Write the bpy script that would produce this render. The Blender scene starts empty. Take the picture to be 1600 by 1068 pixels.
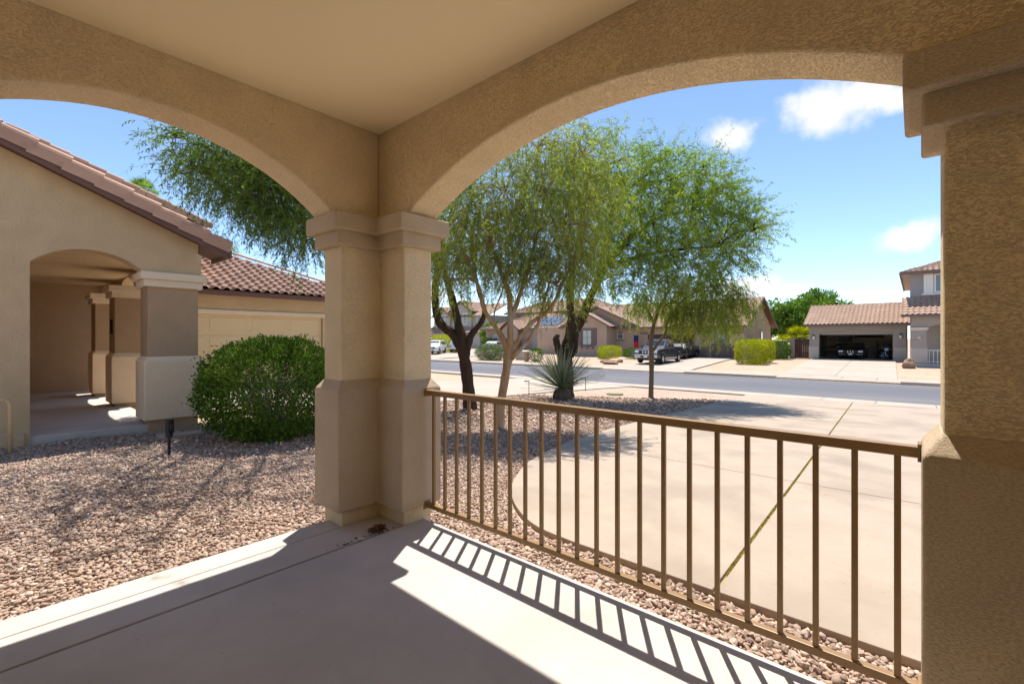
import bpy, bmesh, math, random
import numpy as np
from mathutils import Vector, Matrix
R = math.radians
scene = bpy.context.scene
col = scene.collection

# ------------------------------------------------------------------ camera
YAW = 41.2                       # the view's azimuth from +X; +X runs to the street, +Y to the neighbour
EYE = 1.45
cam_d = bpy.data.cameras.new('Camera'); cam = bpy.data.objects.new('Camera', cam_d); col.objects.link(cam)
cam.location = (0, 0, EYE); cam.rotation_euler = (R(90), 0, R(YAW - 90))
cam_d.lens = 16.2; cam_d.sensor_width = 36; cam_d.shift_y = -5 / 1600; cam_d.clip_start = .05; cam_d.clip_end = 6000
scene.camera = cam

# ------------------------------------------------------------------ sun, sky, exposure
SUN_AZ, SUN_EL = 33.5, 68.0
sd = Vector((math.cos(R(SUN_EL)) * math.cos(R(SUN_AZ)), math.cos(R(SUN_EL)) * math.sin(R(SUN_AZ)), math.sin(R(SUN_EL))))
sl = bpy.data.lights.new('Sun', 'SUN'); sl.energy = 2.6; sl.angle = R(.5); sl.color = (1, .95, .87)
so = bpy.data.objects.new('Sun', sl); col.objects.link(so); so.rotation_euler = sd.to_track_quat('Z', 'Y').to_euler(); so.location = (20, 20, 60)
w = bpy.data.worlds.new('World'); scene.world = w; w.use_nodes = True
SKY_STRENGTH = .075
CLOUD = 4.6
def setup_world():
    nt = w.node_tree; nt.nodes.clear(); N = nt.nodes.new; L = nt.links.new
    out = N('ShaderNodeOutputWorld'); bg = N('ShaderNodeBackground'); bg.inputs['Strength'].default_value = SKY_STRENGTH
    sky = N('ShaderNodeTexSky'); sky.sky_type = 'NISHITA'; sky.sun_disc = False
    sky.sun_elevation = R(SUN_EL); sky.sun_rotation = R(90 - SUN_AZ)
    sky.altitude = 2200; sky.air_density = 1.0; sky.dust_density = .0; sky.ozone_density = 2.2
    tc = N('ShaderNodeTexCoord')
    noi = N('ShaderNodeTexNoise'); noi.inputs['Scale'].default_value = 14; noi.inputs['Detail'].default_value = 7; noi.inputs['Roughness'].default_value = .55
    L(tc.outputs['Generated'], noi.inputs['Vector'])
    # small fair-weather cumulus: azimuth from +X, elevation, half width, half height (degrees)
    puffs = [(15.8, 21.6, 3.0, 1.7), (7.2, 22.3, 4.0, 2.2), (4.2, 22.8, 3.4, 2.6), (1.2, 21.6, 2.4, 1.2), (.6, 9.3, 2.7, 1.4), (14, 5.6, 3.2, 1.3), (10.5, 5.0, 2.6, .8),
             (52, 5.5, 4, 1.2), (-24, 18, 5, 2.4), (-58, 24, 6, 3), (118, 16, 5, 2.2), (155, 25, 6, 2.6), (-120, 20, 6, 2.8), (205, 14, 5, 2), (80, 38, 4, 2.4), (-75, 46, 6, 3)]
    last = None
    for az, el, hw, hh in puffs:
        d = Vector((math.cos(R(el)) * math.cos(R(az)), math.cos(R(el)) * math.sin(R(az)), math.sin(R(el))))
        rt = Vector((0, 0, 1)).cross(d).normalized(); up = d.cross(rt).normalized()
        sub = N('ShaderNodeVectorMath'); sub.operation = 'SUBTRACT'; L(tc.outputs['Generated'], sub.inputs[0]); sub.inputs[1].default_value = d
        cmb = N('ShaderNodeCombineXYZ')
        for k, (ax, sc) in enumerate(((rt, math.sin(R(hw))), (up, math.sin(R(hh))), (d, .2))):
            dt = N('ShaderNodeVectorMath'); dt.operation = 'DOT_PRODUCT'; L(sub.outputs[0], dt.inputs[0]); dt.inputs[1].default_value = ax / sc
            L(dt.outputs['Value'], cmb.inputs[k])
        ln = N('ShaderNodeVectorMath'); ln.operation = 'LENGTH'; L(cmb.outputs[0], ln.inputs[0])
        if last is None: last = ln.outputs['Value']
        else:
            mn = N('ShaderNodeMath'); mn.operation = 'SMOOTH_MIN'; mn.inputs[2].default_value = .25; L(last, mn.inputs[0]); L(ln.outputs['Value'], mn.inputs[1]); last = mn.outputs[0]
    nm = N('ShaderNodeMath'); nm.operation = 'MULTIPLY_ADD'; L(noi.outputs['Fac'], nm.inputs[0]); nm.inputs[1].default_value = -3.2; nm.inputs[2].default_value = 1.65
    ad = N('ShaderNodeMath'); ad.operation = 'ADD'; L(last, ad.inputs[0]); L(nm.outputs[0], ad.inputs[1])
    mr = N('ShaderNodeMapRange'); mr.interpolation_type = 'SMOOTHSTEP'; L(ad.outputs[0], mr.inputs['Value'])
    mr.inputs['From Min'].default_value = 1.35; mr.inputs['From Max'].default_value = .25; mr.inputs['To Min'].default_value = 0; mr.inputs['To Max'].default_value = .93
    mx = N('ShaderNodeMix'); mx.data_type = 'RGBA'; L(mr.outputs['Result'], mx.inputs['Factor']); L(sky.outputs[0], mx.inputs['A'])
    mx.inputs['B'].default_value = (CLOUD, CLOUD, CLOUD * 1.02, 1)
    L(mx.outputs['Result'], bg.inputs['Color']); L(bg.outputs[0], out.inputs['Surface'])
setup_world()
scene.view_settings.view_transform = 'Standard'; scene.view_settings.look = 'None'; scene.view_settings.gamma = 1
scene.view_settings.use_curve_mapping = False
scene.view_settings.exposure = 1.66
scene.render.engine = 'CYCLES'
scene.cycles.max_bounces = 6; scene.cycles.diffuse_bounces = 5; scene.cycles.adaptive_threshold = .02; scene.cycles.glossy_bounces = 3; scene.cycles.transparent_max_bounces = 8

# ------------------------------------------------------------------ helpers
SN, CS = math.sin(R(YAW)), math.cos(R(YAW))
def at(px, py, Z):               # a point of the place Z metres ahead of the porch viewpoint
    rx = (px - 800) / 720
    return Vector(((SN * rx + CS) * Z, (-CS * rx + SN) * Z, EYE - (py - 529) / 720 * Z))
def gz(x):                       # the lie of the land: lots fall to the street, the far lots rise again
    if x < 1: return -.042
    if x < 20.7: return -.042 - .0366 * (x - 1)
    if x < 29.5: return -.80
    if x < 31.2: return -.66
    return -.66 + .021 * min(x - 31.2, 18)
ORG = {}
def thing(name, label, cat, loc=(0, 0, 0), rotz=0, group=None, kind=None):
    o = bpy.data.objects.new(name, None); col.objects.link(o); o.location = loc; o.rotation_euler = (0, 0, rotz)
    o.empty_display_size = .2
    if kind: o['kind'] = kind
    if label: o['label'] = label
    if cat: o['category'] = cat
    if group: o['group'] = group
    ORG[o.name] = Vector(loc); return o
def tag(o, label, cat, group=None, kind=None):
    if label: o['label'] = label
    if cat: o['category'] = cat
    if group: o['group'] = group
    if kind: o['kind'] = kind
    return o
class MB:
    def __init__(s): s.v = []; s.f = []; s.m = []; s.mi = 0
    def add(s, vs, fs):
        n = len(s.v); s.v += [tuple(p) for p in vs]; s.f += [tuple(i + n for i in f) for f in fs]; s.m += [s.mi] * len(fs); return s
    def box(s, x0, x1, y0, y1, z0, z1):
        return s.add([(x0, y0, z0), (x1, y0, z0), (x1, y1, z0), (x0, y1, z0), (x0, y0, z1), (x1, y0, z1), (x1, y1, z1), (x0, y1, z1)],
                     [(3, 2, 1, 0), (4, 5, 6, 7), (0, 1, 5, 4), (1, 2, 6, 5), (2, 3, 7, 6), (3, 0, 4, 7)])
    def prism(s, poly, axis, lo, hi):       # poly in the two other axes (x,y)/(y,z)/(x,z)
        def P(a, b, c): return {'z': (a, b, c), 'x': (c, a, b), 'y': (a, c, b)}[axis]
        n = len(poly); vs = [P(a, b, lo) for a, b in poly] + [P(a, b, hi) for a, b in poly]
        return s.add(vs, [tuple(range(n))[::-1], tuple(range(n, 2 * n))] + [(i, (i + 1) % n, n + (i + 1) % n, n + i) for i in range(n)])
    def loft(s, rings, caps=True):
        n = len(rings[0]); vs = [p for r in rings for p in r]; fs = []
        for k in range(len(rings) - 1):
            fs += [(k * n + i, k * n + (i + 1) % n, (k + 1) * n + (i + 1) % n, (k + 1) * n + i) for i in range(n)]
        if caps: fs += [tuple(range(n))[::-1], tuple(range((len(rings) - 1) * n, len(rings) * n))]
        return s.add(vs, fs)
    def tube(s, pts, rad, n=6, caps=True):
        pts = [Vector(p) for p in pts]
        if not hasattr(rad, '__len__'): rad = [rad] * len(pts)
        rings = []; ref = Vector((.31, .22, .93))
        for i, p in enumerate(pts):
            t = (pts[min(i + 1, len(pts) - 1)] - pts[max(i - 1, 0)]).normalized()
            a = t.cross(ref)
            if a.length < .05: a = t.cross(Vector((1, 0, 0)))
            a.normalize(); b = t.cross(a).normalized(); ref = -a.cross(t) if False else ref
            rings.append([p + (a * math.cos(2 * math.pi * k / n) + b * math.sin(2 * math.pi * k / n)) * rad[i] for k in range(n)])
        return s.loft(rings, caps)
    def disc(s, c, ax, r, h, n=20, r2=None):  # a short cylinder centred on c along axis
        ax = Vector(ax).normalized(); a = ax.orthogonal().normalized(); b = ax.cross(a); c = Vector(c); r2 = r if r2 is None else r2
        rg = lambda o, q: [c + ax * o + (a * math.cos(2 * math.pi * k / n) + b * math.sin(2 * math.pi * k / n)) * q for k in range(n)]
        return s.loft([rg(-h / 2, r), rg(h / 2, r2)])
    def build(s, name, mat, parent=None, bevel=0, smooth=False, seg=2, local=False, fix=True):
        me = bpy.data.meshes.new(name)
        o_ = Vector((0, 0, 0)) if (parent is None or local) else ORG[parent.name]
        me.from_pydata([(p[0] - o_.x, p[1] - o_.y, p[2] - o_.z) for p in s.v], [], s.f); me.update()
        mats = mat if isinstance(mat, (list, tuple)) else [mat]
        for m_ in mats: me.materials.append(m_)
        if len(mats) > 1: me.polygons.foreach_set('material_index', s.m)
        if fix:
            bm = bmesh.new(); bm.from_mesh(me); bmesh.ops.recalc_face_normals(bm, faces=bm.faces); bm.to_mesh(me); bm.free()
        if smooth: me.polygons.foreach_set('use_smooth', [True] * len(me.polygons))
        o = bpy.data.objects.new(name, me); col.objects.link(o); o.parent = parent
        ORG[o.name] = ORG[parent.name] if parent is not None else Vector((0, 0, 0))
        if bevel:
            b = o.modifiers.new('bevel', 'BEVEL'); b.width = bevel; b.segments = seg; b.limit_method = 'ANGLE'; b.angle_limit = R(30); b.harden_normals = False
        return o
def box(parent, name, mat, x0, x1, y0, y1, z0, z1, bevel=0):
    return MB().box(min(x0, x1), max(x0, x1), min(y0, y1), max(y0, y1), z0, z1).build(name, mat, parent, bevel)
def np_mesh(name, V, F, mat, parent=None, kind=None, smooth=False):
    """V (n,3) world coordinates, F (m,k) faces of one size: one mesh made fast"""
    o_ = ORG[parent.name] if parent is not None else Vector((0, 0, 0))
    V = np.asarray(V, dtype=np.float32) - np.array(o_, dtype=np.float32); F = np.asarray(F, dtype=np.int32); k = F.shape[1]
    me = bpy.data.meshes.new(name); me.vertices.add(len(V)); me.vertices.foreach_set('co', V.ravel())
    me.loops.add(F.size); me.loops.foreach_set('vertex_index', F.ravel())
    me.polygons.add(len(F)); me.polygons.foreach_set('loop_start', np.arange(0, F.size, k, dtype=np.int32))
    try: me.polygons.foreach_set('loop_total', np.full(len(F), k, dtype=np.int32))
    except Exception: pass
    me.update(calc_edges=True); me.materials.append(mat)
    if smooth: me.polygons.foreach_set('use_smooth', [True] * len(F))
    o = bpy.data.objects.new(name, me); col.objects.link(o); o.parent = parent
    ORG[o.name] = o_
    if kind: o['kind'] = kind
    return o
def inst(name, me, parent, mtx):  # an alike piece: shares its mesh
    o = bpy.data.objects.new(name, me); col.objects.link(o); o.parent = parent
    o.matrix_local = Matrix.Translation(-ORG[parent.name]) @ mtx; return o

# ------------------------------------------------------------------ materials
def pm(name, c1, c2=None, ns=3., rough=.85, bump=0., bs=50., bd=.01, island=0., spec=.3, metal=0., kind='noise', trans=0., orand=0., specks=0., detail=4., c3=None, ns3=.6, stretch=None, coat=0.):
    m = bpy.data.materials.new(name); m.use_nodes = True; nt = m.node_tree; N = nt.nodes.new; L = nt.links.new
    p = nt.nodes['Principled BSDF']; p.inputs['Roughness'].default_value = rough; p.inputs['Metallic'].default_value = metal
    p.inputs['Specular IOR Level'].default_value = spec; p.inputs['Coat Weight'].default_value = coat
    tc = N('ShaderNodeTexCoord'); vec = tc.outputs['Object']
    if stretch:
        mp = N('ShaderNodeMapping'); mp.inputs['Scale'].default_value = stretch; L(vec, mp.inputs['Vector']); vec = mp.outputs[0]
    c1 = (*c1, 1); cur = None
    if c2:
        nz = N('ShaderNodeTexNoise'); nz.inputs['Scale'].default_value = ns; nz.inputs['Detail'].default_value = detail; nz.inputs['Roughness'].default_value = .6; L(vec, nz.inputs['Vector'])
        mr = N('ShaderNodeMapRange'); mr.inputs['From Min'].default_value = .32; mr.inputs['From Max'].default_value = .68; L(nz.outputs['Fac'], mr.inputs['Value'])
        mx = N('ShaderNodeMix'); mx.data_type = 'RGBA'; L(mr.outputs['Result'], mx.inputs['Factor']); mx.inputs['A'].default_value = c1; mx.inputs['B'].default_value = (*c2, 1); cur = mx.outputs['Result']
    if c3:
        nz = N('ShaderNodeTexNoise'); nz.inputs['Scale'].default_value = ns3; nz.inputs['Detail'].default_value = 3; L(vec, nz.inputs['Vector'])
        mr = N('ShaderNodeMapRange'); mr.inputs['From Min'].default_value = .5; mr.inputs['From Max'].default_value = .72; L(nz.outputs['Fac'], mr.inputs['Value'])
        mx = N('ShaderNodeMix'); mx.data_type = 'RGBA'; L(mr.outputs['Result'], mx.inputs['Factor']); mx.inputs['B'].default_value = (*c3, 1)
        if cur: L(cur, mx.inputs['A'])
        else: mx.inputs['A'].default_value = c1
        cur = mx.outputs['Result']
    if island:
        gn = N('ShaderNodeNewGeometry'); rp = N('ShaderNodeValToRGB'); L(gn.outputs['Random Per Island'], rp.inputs['Fac'])
        e = rp.color_ramp.elements; e[0].color = (1 - island,) * 3 + (1,); e[1].color = (1 + island, 1 + island * .85, 1 + island * .6, 1)
        mx = N('ShaderNodeMix'); mx.data_type = 'RGBA'; mx.blend_type = 'MULTIPLY'; mx.inputs['Factor'].default_value = 1
        if cur: L(cur, mx.inputs['A'])
        else: mx.inputs['A'].default_value = c1
        L(rp.outputs['Color'], mx.inputs['B']); cur = mx.outputs['Result']
    if specks:               # dark specks and fine hairline stains in the concrete
        nz = N('ShaderNodeTexNoise'); nz.inputs['Scale'].default_value = 38; nz.inputs['Detail'].default_value = 3; L(vec, nz.inputs['Vector'])
        mr = N('ShaderNodeMapRange'); mr.inputs['From Min'].default_value = .66; mr.inputs['From Max'].default_value = .74; mr.inputs['To Min'].default_value = 1; mr.inputs['To Max'].default_value = 1 - specks; L(nz.outputs['Fac'], mr.inputs['Value'])
        n2 = N('ShaderNodeTexNoise'); n2.inputs['Scale'].default_value = 1.3; n2.inputs['Detail'].default_value = 9; n2.inputs['Distortion'].default_value = 1.6; L(vec, n2.inputs['Vector'])
        ab = N('ShaderNodeMath'); ab.operation = 'SUBTRACT'; L(n2.outputs['Fac'], ab.inputs[0]); ab.inputs[1].default_value = .5; a2 = N('ShaderNodeMath'); a2.operation = 'ABSOLUTE'; L(ab.outputs[0], a2.inputs[0])
        m2 = N('ShaderNodeMapRange'); m2.inputs['From Min'].default_value = 0; m2.inputs['From Max'].default_value = .03; m2.inputs['To Min'].default_value = 1 - specks * .14; m2.inputs['To Max'].default_value = 1; L(a2.outputs[0], m2.inputs['Value'])
        ml = N('ShaderNodeMath'); ml.operation = 'MULTIPLY'; L(mr.outputs['Result'], ml.inputs[0]); L(m2.outputs['Result'], ml.inputs[1])
        mx = N('ShaderNodeMix'); mx.data_type = 'RGBA'; mx.blend_type = 'MULTIPLY'; mx.inputs['Factor'].default_value = 1; L(cur, mx.inputs['A']); L(ml.outputs[0], mx.inputs['B']); cur = mx.outputs['Result']
    if orand:
        oi = N('ShaderNodeObjectInfo'); mr = N('ShaderNodeMapRange'); mr.inputs['To Min'].default_value = 1 - orand; mr.inputs['To Max'].default_value = 1 + orand; L(oi.outputs['Random'], mr.inputs['Value'])
        mx = N('ShaderNodeMix'); mx.data_type = 'RGBA'; mx.blend_type = 'MULTIPLY'; mx.inputs['Factor'].default_value = 1; L(cur, mx.inputs['A']); L(mr.outputs['Result'], mx.inputs['B']); cur = mx.outputs['Result']
    if cur: L(cur, p.inputs['Base Color'])
    else: p.inputs['Base Color'].default_value = c1
    if bump:
        if kind == 'stucco':
            a = N('ShaderNodeTexNoise'); mpz = N('ShaderNodeMapping'); mpz.inputs['Scale'].default_value = (1, 1, 2.4); L(vec, mpz.inputs['Vector']); a.inputs['Scale'].default_value = bs * .85; a.inputs['Detail'].default_value = 7; a.inputs['Roughness'].default_value = .68; L(mpz.outputs[0], a.inputs['Vector'])
            r1 = N('ShaderNodeMapRange'); r1.interpolation_type = 'SMOOTHSTEP'; r1.inputs['From Min'].default_value = .34; r1.inputs['From Max'].default_value = .56; un = N('ShaderNodeTexNoise'); un.inputs['Scale'].default_value = 4.5; un.inputs['Detail'].default_value = 3; L(vec, un.inputs['Vector']); uv_ = N('ShaderNodeMath'); uv_.operation = 'MULTIPLY_ADD'; L(un.outputs['Fac'], uv_.inputs[0]); uv_.inputs[1].default_value = .16; uv_.inputs[2].default_value = -.07; us = N('ShaderNodeMath'); us.operation = 'ADD'; L(a.outputs['Fac'], us.inputs[0]); L(uv_.outputs[0], us.inputs[1]); L(us.outputs[0], r1.inputs['Value'])
            b = N('ShaderNodeTexNoise'); b.inputs['Scale'].default_value = bs * 3.2; b.inputs['Detail'].default_value = 2; L(vec, b.inputs['Vector'])
            if cur:
                pk = N('ShaderNodeMapRange'); pk.inputs['To Min'].default_value = .84; pk.inputs['To Max'].default_value = 1.03; L(r1.outputs['Result'], pk.inputs['Value'])  # pit shade put into the colour, with dirt, since bump alone shows weakly
                pmx = N('ShaderNodeMix'); pmx.data_type = 'RGBA'; pmx.blend_type = 'MULTIPLY'; pmx.inputs['Factor'].default_value = 1; L(cur, pmx.inputs['A']); L(pk.outputs['Result'], pmx.inputs['B']); L(pmx.outputs['Result'], p.inputs['Base Color'])
            h = N('ShaderNodeMath'); h.operation = 'MULTIPLY_ADD'; L(b.outputs['Fac'], h.inputs[0]); h.inputs[1].default_value = .35; L(r1.outputs['Result'], h.inputs[2]); hs = h.outputs[0]
        elif kind == 'voronoi':
            a = N('ShaderNodeTexVoronoi'); a.inputs['Scale'].default_value = bs; L(vec, a.inputs['Vector'])
            h = N('ShaderNodeMath'); h.operation = 'MULTIPLY'; L(a.outputs['Distance'], h.inputs[0]); h.inputs[1].default_value = -1.; hs = h.outputs[0]
        else:
            a = N('ShaderNodeTexNoise'); a.inputs['Scale'].default_value = bs; a.inputs['Detail'].default_value = 5; L(vec, a.inputs['Vector']); hs = a.outputs['Fac']
        bp = N('ShaderNodeBump'); bp.inputs['Strength'].default_value = bump; bp.inputs['Distance'].default_value = bd; L(hs, bp.inputs['Height']); L(bp.outputs[0], p.inputs['Normal'])
    if trans:
        tr = N('ShaderNodeBsdfTranslucent'); mxs = N('ShaderNodeMixShader'); mxs.inputs[0].default_value = trans
        if cur:
            hv = N('ShaderNodeHueSaturation'); hv.inputs['Value'].default_value = 1.5; hv.inputs['Saturation'].default_value = 1.1; L(cur, hv.inputs['Color']); L(hv.outputs[0], tr.inputs['Color'])
        else: tr.inputs['Color'].default_value = c1
        first = p.outputs[0]
        if spec <= .35:
            df = N('ShaderNodeBsdfDiffuse'); first = df.outputs[0]
            if cur: L(cur, df.inputs['Color'])
            else: df.inputs['Color'].default_value = c1
        L(first, mxs.inputs[1]); L(tr.outputs[0], mxs.inputs[2]); L(mxs.outputs[0], nt.nodes['Material Output'].inputs['Surface'])
    return m
def gravel_mat(name, cols, scale, bump=.8):
    m = bpy.data.materials.new(name); m.use_nodes = True; nt = m.node_tree; N = nt.nodes.new; L = nt.links.new
    p = nt.nodes['Principled BSDF']; p.inputs['Roughness'].default_value = .95; p.inputs['Specular IOR Level'].default_value = .15
    tc = N('ShaderNodeTexCoord'); v = N('ShaderNodeTexVoronoi'); v.inputs['Scale'].default_value = scale; L(tc.outputs['Object'], v.inputs['Vector'])
    sp = N('ShaderNodeSeparateColor'); L(v.outputs['Color'], sp.inputs[0]); rp = N('ShaderNodeValToRGB'); L(sp.outputs[0], rp.inputs['Fac'])
    els = rp.color_ramp.elements; els[0].color = (*cols[0], 1); els[1].color = (*cols[-1], 1)
    for i, c in enumerate(cols[1:-1]): e = els.new((i + 1) / (len(cols) - 1)); e.color = (*c, 1)
    nz = N('ShaderNodeTexNoise'); nz.inputs['Scale'].default_value = .7; nz.inputs['Detail'].default_value = 4; L(tc.outputs['Object'], nz.inputs['Vector'])
    mr = N('ShaderNodeMapRange'); mr.inputs['To Min'].default_value = .8; mr.inputs['To Max'].default_value = 1.2; L(nz.outputs['Fac'], mr.inputs['Value'])
    mx = N('ShaderNodeMix'); mx.data_type = 'RGBA'; mx.blend_type = 'MULTIPLY'; mx.inputs['Factor'].default_value = 1; L(rp.outputs[0], mx.inputs['A']); L(mr.outputs['Result'], mx.inputs['B']); L(mx.outputs['Result'], p.inputs['Base Color'])
    h = N('ShaderNodeMath'); h.operation = 'MULTIPLY'; h.inputs[1].default_value = -1; L(v.outputs['Distance'], h.inputs[0])
    bp = N('ShaderNodeBump'); bp.inputs['Strength'].default_value = bump; bp.inputs['Distance'].default_value = .6 / scale; L(h.outputs[0], bp.inputs['Height']); L(bp.outputs[0], p.inputs['Normal'])
    return m
def stone_mat(name, cols):
    m = bpy.data.materials.new(name); m.use_nodes = True; nt = m.node_tree; N = nt.nodes.new; L = nt.links.new
    p = nt.nodes['Principled BSDF']; p.inputs['Roughness'].default_value = .92; p.inputs['Specular IOR Level'].default_value = .2
    g = N('ShaderNodeNewGeometry'); oi = N('ShaderNodeObjectInfo'); ad = N('ShaderNodeMath'); ad.operation = 'ADD'; L(g.outputs['Random Per Island'], ad.inputs[0]); L(oi.outputs['Random'], ad.inputs[1])
    fr = N('ShaderNodeMath'); fr.operation = 'FRACT'; L(ad.outputs[0], fr.inputs[0]); rp = N('ShaderNodeValToRGB'); L(fr.outputs[0], rp.inputs['Fac'])
    els = rp.color_ramp.elements; els[0].color = (*cols[0], 1); els[1].color = (*cols[-1], 1)
    for i, c in enumerate(cols[1:-1]): e = els.new((i + 1) / (len(cols) - 1)); e.color = (*c, 1)
    tc = N('ShaderNodeTexCoord'); nz = N('ShaderNodeTexNoise'); nz.inputs['Scale'].default_value = 60; nz.inputs['Detail'].default_value = 4; L(tc.outputs['Object'], nz.inputs['Vector'])
    mr = N('ShaderNodeMapRange'); mr.inputs['To Min'].default_value = .72; mr.inputs['To Max'].default_value = 1.25; L(nz.outputs['Fac'], mr.inputs['Value'])
    mx = N('ShaderNodeMix'); mx.data_type = 'RGBA'; mx.blend_type = 'MULTIPLY'; mx.inputs['Factor'].default_value = 1; L(rp.outputs[0], mx.inputs['A']); L(mr.outputs['Result'], mx.inputs['B']); L(mx.outputs['Result'], p.inputs['Base Color'])
    bp = N('ShaderNodeBump'); bp.inputs['Strength'].default_value = .5; bp.inputs['Distance'].default_value = .004; L(nz.outputs['Fac'], bp.inputs['Height']); L(bp.outputs[0], p.inputs['Normal'])
    return m
def glass_mat(name, c, rough=.05):
    return pm(name, c, rough=rough, spec=.8)
STONES = [(.34, .225, .165), (.48, .345, .265), (.26, .18, .14), (.56, .43, .335), (.40, .275, .20), (.35, .255, .205), (.62, .51, .415)]
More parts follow.
